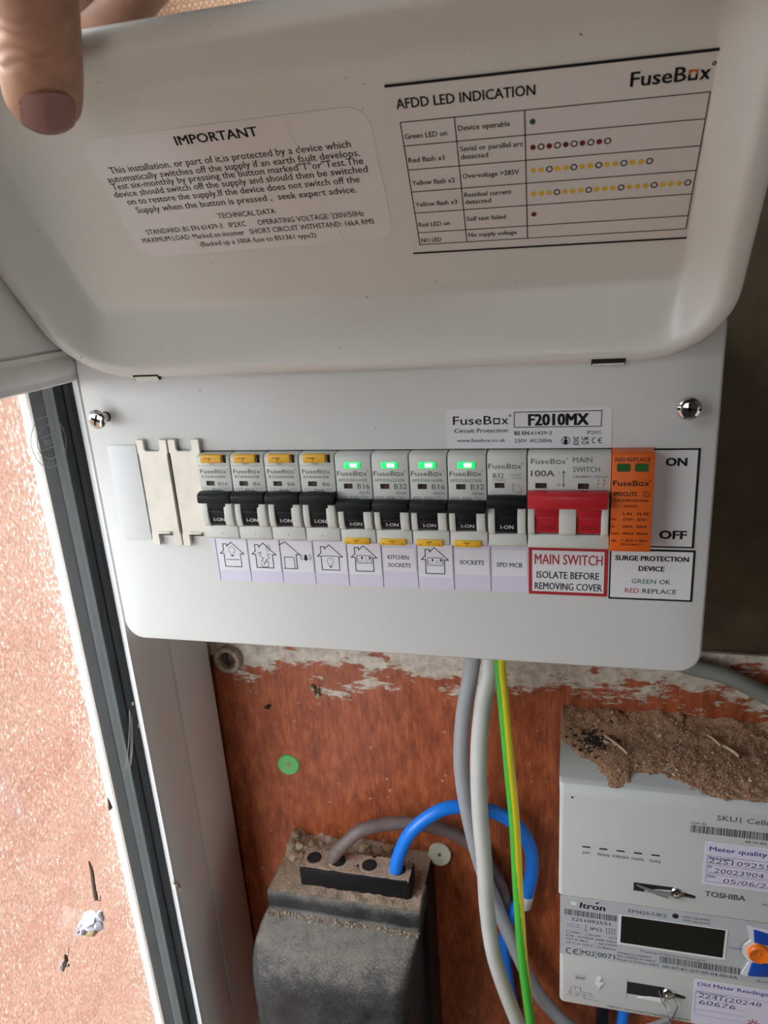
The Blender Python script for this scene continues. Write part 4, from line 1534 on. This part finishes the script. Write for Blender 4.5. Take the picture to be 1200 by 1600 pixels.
b.lines(FP, [(206.8, -301.9), (208.8, -301.9), (208.8, -300.1), (206.8, -300.1)], 0.25, 'ink', close=True)
b.line(FP, (182.3, -300.0), (190.0, -299.6), 0.2)
b.line(FP, (182.3, -301.6), (190.0, -301.2), 0.2)
b.line(FP, (193.5, -298.5), (193.5, -302.5), 0.25)
b.ring(FP, 193.5, -303.2, 0.7, 0.2)
b.ring(FP, 183.4, -306.0, 1.1, 0.2)
Tf('kWh', 185.2, -306.6, 1.5, 4.8)
b.ring(FP, 194.6, -306.0, 1.1, 0.2)
Tf('kvarh', 196.4, -306.6, 1.5, 5.6)
Tf('UC2', 207.0, -306.6, 1.6, 4.5)
Tf('0.25 - 5(100)A 230V 50Hz', 182.0, -309.6, 1.6, 29.6)
Tf('CAT III (4kV)', 182.0, -312.3, 1.6, 13)
Tf('cul (145A)', 201.0, -312.3, 1.6, 10.5)
Tf('-25°C to +55°C', 182.0, -315.2, 1.6, 16)
Tf('Li Battery', 201.0, -315.2, 1.6, 10.5)
b.ring(FP, 184.6, -321.0, 2.1, 0.6, 'ink', a0=70, a1=290)
b.ring(FP, 188.9, -321.0, 2.1, 0.6, 'ink', a0=70, a1=290)
b.line(FP, (187.2, -321.0), (188.9, -321.0), 0.55)
b.lines(FP, [(191.2, -323.2), (190.6, -323.2), (190.6, -318.4), (191.2, -318.4)], 0.25)
b.lines(FP, [(199.6, -323.2), (200.2, -323.2), (200.2, -318.4), (199.6, -318.4)], 0.25)
Tf('M22', 191.6, -322.4, 3.6, 7.6, 'ink', 0.3)
Tf('0071', 201.0, -322.2, 3.6, 9.8, 'ink', 0.3)
Tf('KP/6A2111200X3', 212.3, -317.2, 1.5, 18.6)
Tf('IEC 62052-31:2015', 212.2, -319.7, 1.5, 21.5)
Tf('Made in France 2022', 212.2, -322.5, 1.6, 23.6)
Tf('EM425-UK2', 217.3, -284.6, 2.6, 20.9, 'ink', 0.2)
b.disc(FP, 243.0, -282.5, 1.8, 'dark', 0.12, 16)
Tf('1000 imp./kWh', 247.0, -282.8, 1.4, 14.2)
Tf('1000 imp./kvarh', 247.0, -285.2, 1.4, 14.4)
Tf('Property of Northern Powergrid', 225.0, -313.4, 1.9, 35.6, 'greyink', 0.1)
barcode(FP, 236.2, 280.5, -319.2, -314.2)
Tf('00-07-81-D7-00-04-00-0A', 238.0, -322.8, 2.2, 41, 'ink', 0.2)
Tf('Select', 272.8, -300.4, 1.4, 6.5, 'ink', 0.1)
b.ring(FP, 287.9, -299.5, 9.4, 0.2, 'ink', a0=125, a1=235, seg=40)
b.disc(FP, 185.0, -283.2, 2.4, 'dark', 0.05, 16, 1.9)
b.disc(FP, 186.2, -283.6, 1.8, 'meter_white', 0.09, 14, 1.5)
Tf('Boost', 289.5, -322.4, 1.4, 7)
b.build('faceplate_printing', MT, O)
b = MB()
b.pbox(MP, 211.9, 271.2, -309.6, -287.2, 0.0, 0.5, 'meter_white')
b.pbox(MP, 213.5, 269.8, -308.0, -287.6, 0.1, 0.62, 'lcd')
b.lines(MP.shift(0.62), [(214.5, -305.2), (267.8, -304.0), (267.8, -290)], 0.2, 'gasket', 0.06)
b.build('display', MT, O, label='black LCD display in a white surround')
# round rocker button
b = MB()


def fan(cx, cz, r0, r1, a0, a1, n=12):
    P = [(cx + r1 * math.cos(math.radians(a0 + (a1 - a0) * q / n)), cz + r1 * math.sin(math.radians(a0 + (a1 - a0) * q / n))) for q in range(n + 1)]
    P += [(cx + r0 * math.cos(math.radians(a1 + (a0 - a1) * q / n)), cz + r0 * math.sin(math.radians(a1 + (a0 - a1) * q / n))) for q in range(n + 1)]
    return P


bx, bz = 288.2, -299.5
b.prism(FP, [(280.4, -280.6), (283.2, -281.8), (296, -283.5), (301, -299), (296, -317), (282.6, -318.4), (280.4, -317.8), (283.6, -308.0), (280.6, -303.4), (280.4, -296.0), (283.4, -292.0)], 0.0, 0.9, 'meter_white')
b.build('button_surround', MT, O)
for pts in ([(284.0, -283.2), (296.5, -285.8), (299, -293.4), (284.8, -291.8)], [(285.0, -307.6), (299, -306), (296.4, -315.4), (283.6, -317.0)]):
    b = MB()
    b.prism(FP, pts, 0.5, 2.4, 'button_blue')
    b.bevel(0.6, 2)
    b.build('rocker_button', MT, O, label='blue rocker button')
b = MB()
b.lathe(FP.P(bx, bz, 0.6), (0, -1, 0), [(6.2, 0), (6.2, 2.2), (5.4, 3.0), (4.6, 2.8), (3.0, 2.0), (0.6, 1.7), (0.5, 2.2), (0.01, 2.3)], 'button_orange', 28)
b.solid().build('select_button', MT, O, label='round orange button')

# stickers on the meter
b = MB()
b.prism(MP, rrect(255.4, 308, -256.9, -227.7, 1.2, 3), 0.0, 0.2, 'vinyl')
b.prism(MP, rrect(255.7, 307.7, -256.6, -228.0, 1.0, 3), 0.1, 0.24, 'lavender')
SP = MP.shift(0.18)
b.text(SP, 'Meter quality check', 257.8, -233.2, 3.0, 43, 'blueink', 0.9)
for z0, z1, t, hw, hx, ww in ((-241.8, -236.6, 'Meter Number', '22S1092551', 257.8, 34), (-248.2, -243.0, 'ID', '20023904', 261, 25), (-254.6, -249.4, 'Date:', '05/06/23', 266, 25)):
    b.lines(SP, [(257.2, z0), (305, z0), (305, z1), (257.2, z1)], 0.18, 'blueink', close=True)
    b.text(SP, t, 257.9, z1 - 1.9, 1.5, None, 'blueink', 0.9)
    b.text(SP, hw, hx, z0 + 0.4, 3.2, ww, 'penink', -0.35, skew=0.12)
b.build('quality_sticker', MT, O, label='pale lilac sticker headed Meter quality')
b = MB()
b.prism(MP, rrect(256.2, 309, -363.4, -328.0, 1.2, 3), 0.0, 0.2, 'vinyl')
b.prism(MP, rrect(256.5, 308.7, -363.2, -328.3, 1.0, 3), 0.1, 0.24, 'lavender')
b.text(SP, 'Old Meter Readings', 257.8, -332.4, 3.0, 38, 'blueink', 0.6)
b.text(SP, 'Meter Number', 258.2, -338.2, 1.4, 16, 'blueink', 0.9)
b.lines(SP, [(257.4, -355.6), (257.4, -336.6), (300, -336.6)], 0.15, 'blueink')
for z in (-341.6, -346.6, -351.2, -355.6):
    b.line(SP, (257.4, z), (285, z), 0.15, 'blueink')
b.text(SP, '2241(20248', 259, -341.4, 3.4, 34, 'penink', -0.35, skew=0.12)
b.text(SP, '60676', 259.5, -346.6, 3.6, 20, 'penink', -0.35, skew=0.14)
for k in range(8):
    t = math.radians(k * 45 + 10)
    b.line(SP, (290 + 1.2 * math.cos(t), -355.4 + 1.2 * math.sin(t)), (290 + 3.0 * math.cos(t), -355.4 + 3.0 * math.sin(t)), 0.7, 'redink')
b.text(SP, 'eon', 294, -357.4, 4.0, 9, 'blueink', 0.9)
b.build('readings_sticker', MT, O, label='pale lilac sticker headed Old Meter Readings')
# lower printing: danger flash, wiring diagram, maker's line
b = MB()
b.text(MP, 'ITRON 1 Avenue des Temps Modernes 86360 Chasseneuil', 207.6, -362.2, 1.6, 60, 'greyink', 0.2)
b.lines(MP, [(188.5, -343.0), (194.0, -343.0), (194.0, -339.6), (188.5, -339.6)], 0.2, 'greyink', close=True)
b.text(MP, 'IK05', 189.0, -342.4, 1.6, 4.6, 'greyink', 0.2)
for x in (185.4, 189.6, 193.6, 197.6):
    b.ring(MP, x, -355.0, 1.1, 0.2, 'greyink')
b.lines(MP, [(185.4, -353.8), (185.4, -350.4), (191.5, -350.4), (191.5, -353.0), (197.6, -353.0), (197.6, -353.8)], 0.2, 'greyink')
b.lines(MP, [(188.0, -352.4), (188.0, -349.4), (191.4, -349.4), (191.4, -351.6)], 0.2, 'greyink')
b.lines(MP, [(182.5, -357.6), (189.6, -357.6), (189.6, -356.2)], 0.2, 'greyink')
b.lines(MP, [(193.6, -356.2), (193.6, -358.4), (203, -358.4)], 0.2, 'greyink')
b.prism(MP, [(201.0, -338.8), (203.6, -338.8), (202.4, -342.4), (204.6, -342.6), (202.0, -348.8), (202.2, -345.0), (200.4, -344.8)], 0.0, 0.7, 'meter_white')
b.lines(MP, [(218.6, -351.4), (218.6, -336.4)], 0.25, 'blueink')
b.build('case_printing', MT, O)

# the heap of dirt on top of the meter
random.seed(11)
OUT = [(177.6, 68.1), (183.0, 58.0), (192.5, 50.8), (201.2, 40.5), (204, 31.3), (207.6, 28.7), (215.6, 31.6), (217.0, 41.2), (234.0, 42.8), (246.3, 36.5), (253.9, 30.3), (267.1, 28.3), (284.9, 28.2), (312, 28)]


def front(x):
    for (xa, ya), (xb, yb) in zip(OUT, OUT[1:]):
        if xa <= x <= xb:
            return ya + (yb - ya) * (x - xa) / (xb - xa)
    return 70.0


def h_meter(x, y):
    d = y - front(x) + 3.0 * fbm(x, y, 7, 2)
    if d < 0 or x < 177.6:
        return -0.3
    h = min(1.6, 0.10 * d + 0.15) + 0.9 * fbm(x, y, 5, 5) + min(9.0, max(0.0, (y - 72) / 20.0) * (7.0 + 4.0 * fbm(x, y, 15, 6)) * (1.0 if x < 250 else 0.75))
    return max(0.12, h)


b = MB()
heap(b, 177, 310.5, 26, 92.2, -200.0, h_meter, 1.1, 'dirt')
for q in range(2600):
    x, y = random.uniform(177, 310), random.uniform(27, 91)
    h = h_meter(x, y)
    if h < 0:
        if random.random() > 0.02 or abs(y - front(x)) > 6:
            continue
        h = 0
    dark = math.hypot((x - 197.5) / 9, (y - 66) / 7) < 1
    mt = random.choice(['soot', 'soot', 'dirt', 'chip']) if dark else random.choice(['dirt'] * 6 + ['dust', 'dust', 'chip'])
    r = random.uniform(0.22, 0.7) if random.random() > 0.02 else random.uniform(0.8, 1.5)
    b.blob((x, y, -200 + h + r * 0.3), r, mt, 1, 0.3, (1.1, 1, 0.8))
for cx, cy, n, sc in ((214, 62, 16, 3.2), (240, 45, 14, 4.0), (205, 66, 8, 2.4), (236, 84, 5, 6), (255, 84, 5, 5), (228, 50, 5, 2.4)):
    for q in range(n):
        x, y = cx + random.gauss(0, sc), cy + random.gauss(0, sc * 0.5)
        b.blob((x, y, -200 + max(0, h_meter(x, y)) + 0.5), random.uniform(0.4, 1.0), 'chip', 1, 0.4, (1.2, 1, 0.7))
for q in range(90):
    x, y = random.gauss(197, 5.5), random.gauss(67, 5)
    if x > 179:
        b.blob((x, y, -200 + max(0, h_meter(x, y)) + 0.2), random.uniform(0.5, 1.3), 'soot', 1, 0.35, (1.1, 1, 0.7))
o = tag(b.build('dirt_heap', smooth=60), 'heap of brown brick dirt spread over the top of the meter', 'dirt')
o['kind'] = 'stuff'
for (x0, y0, x1, y1, r, lbl) in ((202.9, 70.7, 215.5, 55.0, 0.75, 'long straw in the dirt on the meter, nearest the cables'), (262.3, 77.6, 268.5, 70.5, 0.7, 'short straw in the dirt on the meter, further back'), (270.0, 70.5, 277.0, 62.0, 0.85, 'pale broken straw in the dirt on the meter, right of the others')):
    b = MB()
    za, zb = -200 + max(0, h_meter(x0, y0)) + 1.6, -200 + max(0, h_meter(x1, y1)) + 1.4
    b.tube([(x0, y0, za), ((x0 + x1) / 2 + 0.4, (y0 + y1) / 2, (za + zb) / 2 + 0.5), (x1, y1, zb)], r, 'straw' if x0 < 268 else 'chip', 7, 4)
    tag(b.solid().build('straw'), lbl, 'straw', 'straws in the dirt')

# ================================================================== fixings on the board
root = thing('washer', 'bright green round plastic washer nailed to the red-brown board', 'washer', (-17.3, 92.4, -259.8))
b = MB()
ax = Vector((0.10, -1, 0.10))
b.lathe((0, 0, 0), ax, [(8.2, -1.0), (8.2, 1.0), (7.6, 1.6), (0.01, 1.6)], 'green_washer', 28)
b.solid().build('disc', root)
b = MB()
b.lathe(ax.normalized() * 1.5, ax, [(1.5, 0), (1.5, 0.5), (0.9, 0.9), (0.01, 1.0)], 'straw', 12)
b.solid().build('nail_head', root)
root = thing('washer', 'cream round plastic washer nailed to the board beside the black cutout', 'washer', (93.0, 90.0, -322.5))
b = MB()
ax = Vector((0.05, -1, 0.30))
b.lathe((0, 0, 0), ax, [(8.4, -2.4), (8.4, 0.8), (7.8, 1.4), (0.01, 1.4)], 'cream_washer', 28)
b.solid().build('disc', root)
b = MB()
b.lathe(ax.normalized() * 1.3, ax, [(1.2, 0), (1.2, 0.4), (0.01, 0.6)], 'screw_rust', 12)
b.solid().build('nail_head', root)
root = thing('screw_collar', 'old brown collar with a recessed slotted screw, under the lower left of the box', 'fixing', (-52.6, 92.4, -173.6))
b = MB()
b.lathe((0, 0, 0), (0, -1, 0), [(10.2, -1), (10.4, 3.5), (9.6, 5.4), (8.0, 5.8), (6.6, 5.0), (6.2, 1.6), (0.01, 1.5)], 'brass', 28)
b.solid().build('collar', root)
b = MB()
b.lathe((0, -1.2, 0), (0, -1, 0), [(5.4, 0), (5.2, 1.2), (3.0, 2.2), (0.01, 2.4)], 'screw_rust', 20)
b.box(-0.6, 0.6, -3.9, -2.4, -4.6, 4.6, 'dark')
b.solid().build('screw', root)
b = MB()
random.seed(5)
for q in range(9):
    b.blob((10 + random.gauss(0, 1.3), 91.2, -191.5 - q * 1.0), random.uniform(1.0, 2.0), random.choice(['husk', 'chip', 'husk']), 1, 0.4)
tag(b.build('dead_insect'), 'shrivelled brown insect husk stuck to the board under the flaking paint', 'insect')
b = MB()
for q in range(5):
    b.blob((-28.5 + random.gauss(0, 1.0), 91.8, -210.5 + random.gauss(0, 1.0)), random.uniform(0.7, 1.3), 'soot', 1, 0.4)
tag(b.build('dead_insect'), 'tiny dark insect speck on the board, between the collar and the green washer', 'insect')

# ================================================================== things caught on the window
GX = -80.6
b = MB()
b.tube([(GX, -49.5, -226), (GX, -49.2, -234), (GX, -50.4, -243), (GX, -50.8, -252)], 0.9, 'twig', 8, 4, rad=(0.5, 1.1, 1.2, 1.3))
tag(b.solid().build('twig'), 'short dark twig hanging in a web against the window', 'twig')
root = thing('silk_cocoon', 'white crumpled silk cocoon with a straw-coloured base, on the window', 'cocoon', (GX, -63, -256))
random.seed(21)
b = MB()
for dx, dy, dz, r, sq in ((4.2, 0, 1.2, 4.6, (1.2, 1.0, 0.85)), (0.6, -4, -1.0, 3.0, (0.8, 1.0, 1.2)), (9.4, 2, 4.0, 2.6, (0.8, 0.8, 1.5)), (8.2, 0, -1.2, 2.9, (1.0, 0.9, 1.1)), (3.0, 2, 3.8, 2.8, (1.3, 1, 0.7))):
    b.blob((dx, dy, dz), r, 'silk', 2, 0.26, sq)
b.build('silk', root, smooth=20)
b = MB()
b.blob((4.6, -1.5, -3.2), 3.6, 'silk_gold', 2, 0.2, (1.2, 1.0, 0.8))
b.blob((0.2, -6.0, -0.8), 1.6, 'gasket', 1, 0.2, (0.8, 0.8, 1.2))
b.build('cocoon_base', root, smooth=20)
b = MB()
b.blob((GX, -81.5, -262), 1.6, 'husk', 1, 0.3, (0.6, 0.9, 2.2))
b.blob((GX, -84.0, -264), 2.4, 'thread', 2, 0.3, (0.3, 0.9, 1.2))
b.blob((GX, -81.0, -267), 1.0, 'husk', 1, 0.2)
b.tube([(GX, -81, -263), (GX, -78.6, -260.5), (GX, -77.8, -257.8)], 0.25, 'husk', 5, 3)
tag(b.build('dead_insect'), 'small grey dead insect below the white cocoon on the window', 'insect')
b = MB()
for dy, dz, r in ((0, 0, 0.9), (2.0, -1.2, 1.2), (3.4, -2.0, 0.9), (1.2, -2.2, 0.7)):
    b.blob((GX, -53.5 + dy, -281.0 + dz + 15.5), r, 'husk', 1, 0.35)
b.tube([(GX, -50.5, -252.5), (GX, -48, -256), (GX, -47.2, -253)], 0.25, 'soot', 5, 3)
tag(b.build('dead_insect'), 'dark insect crumbs right of and below the white cocoon', 'insect')
b = MB()
b.prism(Pl((GX, 0, 0), (0, 1, 0), (0, 0, 1)), [(-25.8, -211.0), (-22.6, -211.2), (-23.6, -206), (-24.6, -202.6)], 0, 0.8, 'twig')
tag(b.build('bark_flake'), 'small dark pointed flake stuck to the window above the twig', 'flake')
b = MB()
for q, (y, z) in enumerate(((1.5, -288.5), (2.0, -290.5), (4.2, -293.0), (5.0, -295.5), (5.4, -298))):
    b.blob((-65.4, y, z), 1.3 - 0.1 * q, ['husk', 'chip', 'straw', 'husk', 'chip'][q], 1, 0.35)
tag(b.build('dead_insect'), 'brown insect remains stuck on the bright edge of the window bead', 'insect')
for y, z, lbl in ((9.0, -163.0, 'upper pale crumb stuck on the black window gasket'), (10.6, -180.0, 'lower pale crumb stuck on the black window gasket')):
    b = MB()
    b.blob((-79.0, y + 4, z), 1.1, 'chip', 1, 0.3, (0.6, 0.8, 1.4))
    tag(b.build('crumb'), lbl, 'crumb', 'crumbs on the gasket')
b = MB()
for y0, z0, y1, z1 in ((11, -166, -4, -199), (11, -167, 0, -202), (12, -170, 2, -200), (-72, -252, -61.5, -227), (-84, -262, -70, -256), (-49.5, -226, -48.5, -221)):
    b.tube([(-80.8, y0, z0), (-79.9, (y0 + y1) / 2, (z0 + z1) / 2 - 0.6), (-80.8, y1, z1)], 0.10, 'thread', 5, 3)
tag(b.build('cobweb'), 'thin cobweb threads across the lower part of the window', 'cobweb')['kind'] = 'stuff'

# ================================================================== the hand holding the lid open
HND = thing('person', 'hand with the thumb pressed on the inside of the raised lid, upper left', 'person', tuple(LID.P(14, 150, 10)))
HO3 = LID.P(14, 150, 10)


def hand():
    pts, rad, edges = [], [], []

    def add(p, r, prev):
        pts.append(LID.P(*p))
        rad.append(r)
        if prev is not None:
            edges.append((prev, len(pts) - 1))
        return len(pts) - 1

    wr = add((30, 250, 2), (20, 24), None)
    pm = add((34, 226, -4), (24, 30), wr)
    fa = add((24, 295, 34), (24, 27), wr)
    add((4, 390, 120), (31, 33), fa)
    # thumb: root at the side of the palm, two bends, tip pressing on the lid
    a = add((38, 205, 16), 16, pm)
    a = add((34.4, 174, 17), 13.6, a)
    a = add((27.0, 160.5, 15.5), 12.9, a)
    a = add((19.5, 148.4, 13.4), 13.2, a)
    a = add((14.6, 140.6, 12.8), 13.0, a)
    a = add((9.6, 132.6, 12.2), 11.8, a)
    # four fingers: over the top edge, then bent to lie along the back of the lid
    for k, (xk, dv, r) in enumerate(((58, 0, 9.6), (36, 1, 9.9), (14, 0, 9.4), (-6, -2, 8.4))):
        q = add((xk - 4, 206 + dv, -14), r + 2.5, pm)
        q = add((xk + 4, 180 + dv, -22), r + 0.4, q)
        q = add((xk, 161 + dv, -17), r, q)
        q = add((xk - 20, 151.5 + dv, -15.5), r * 0.95, q)
        q = add((xk - 36, 148.0 + dv, -14.5), r * 0.86, q)
        q = add((xk - 43, 146.5 + dv, -14), r * 0.70, q)
    me = bpy.data.meshes.new('hand')
    me.from_pydata([(p - HO3) * S for p in pts], edges, [])
    ob = bpy.data.objects.new('hand', me)
    COL.objects.link(ob)
    sk = ob.modifiers.new('skin', 'SKIN')
    sk.use_smooth_shade = True
    for i, r in enumerate(rad):
        v = me.skin_vertices[0].data[i]
        rr = r if isinstance(r, tuple) else (r, r)
        v.radius = (rr[0] * S, rr[1] * S)
        v.use_root = (i == 1)
    ss = ob.modifiers.new('sub', 'SUBSURF')
    ss.levels = ss.render_levels = 4
    dg = bpy.context.evaluated_depsgraph_get()
    nm = bpy.data.meshes.new_from_object(ob.evaluated_get(dg))
    bpy.data.objects.remove(ob)
    # wrinkles across the thumb joint
    u = Vector(LU)
    for v in nm.vertices:
        p = v.co / S + HO3
        rel = p - LID.O
        vv = rel.dot(u)
        cc = rel.dot(LID.n)
        if cc > 12 and 150 < vv < 176:
            d = 0.0
            for q in (154.5, 158.0, 162.5, 166.0):
                d -= 0.55 * math.exp(-((vv - q - 1.2 * math.sin(p.x * 0.35)) / 0.8) ** 2)
            v.co += LID.n * d * S
    for f in nm.polygons:
        f.use_smooth = True
    nm.materials.clear()
    nm.materials.append(M['skin'])
    nm.name = 'hand'
    h = bpy.data.objects.new('hand', nm)
    COL.objects.link(h)
    h.parent = HND
    return nm


hm = hand()
# the thumb nail: a curved plate lying on the outward side of the thumb tip
from mathutils.bvhtree import BVHTree
bv = BVHTree.FromPolygons([v.co / S + HO3 for v in hm.vertices], [tuple(p.vertices) for p in hm.polygons])
b = MB()
k = b.mi('nail')
N0, N1 = LID.P(20.8, 149.5, 13.5), LID.P(10.0, 132.6, 12.4)
axis = N1 - N0
cdir = Vector((0.63, -0.74, -0.25)).normalized()      # the thumb is rolled so that the nail looks out into the hall
cdir = (cdir - axis * cdir.dot(axis) / axis.length_squared).normalized()
side = axis.cross(cdir).normalized()
NU, NV = 14, 16
grid = {}
for i in range(NU + 1):
    for j in range(NV + 1):
        s_, t = -1 + 2 * i / NU, j / NV
        wv = 8.4 * (1 - 0.06 * t) * (0.80 + 0.20 * min(1, t * 4))
        lo = 0.16 * s_ ** 2
        hi = 1.0 - 0.14 * s_ ** 2
        q = N0 + axis * (lo + (hi - lo) * t) + side * (s_ * wv)
        hit = bv.ray_cast(q + cdir * 60, -cdir)
        base = hit[0] if hit[0] is not None and (hit[0] - q).dot(cdir) > 2 else bv.find_nearest(q + cdir * 9)[0]
        lift = 0.25 + 0.6 * t + 0.7 * (1 - s_ ** 2)
        grid[i, j] = b.bm.verts.new(base + cdir * lift)
for i in range(NU):
    for j in range(NV):
        b.bm.faces.new((grid[i, j], grid[i + 1, j], grid[i + 1, j + 1], grid[i, j + 1])).material_index = k
bmesh.ops.solidify(b.bm, geom=list(b.bm.faces), thickness=0.5)
b.build('thumb_nail', HND, tuple(HO3), smooth=60)
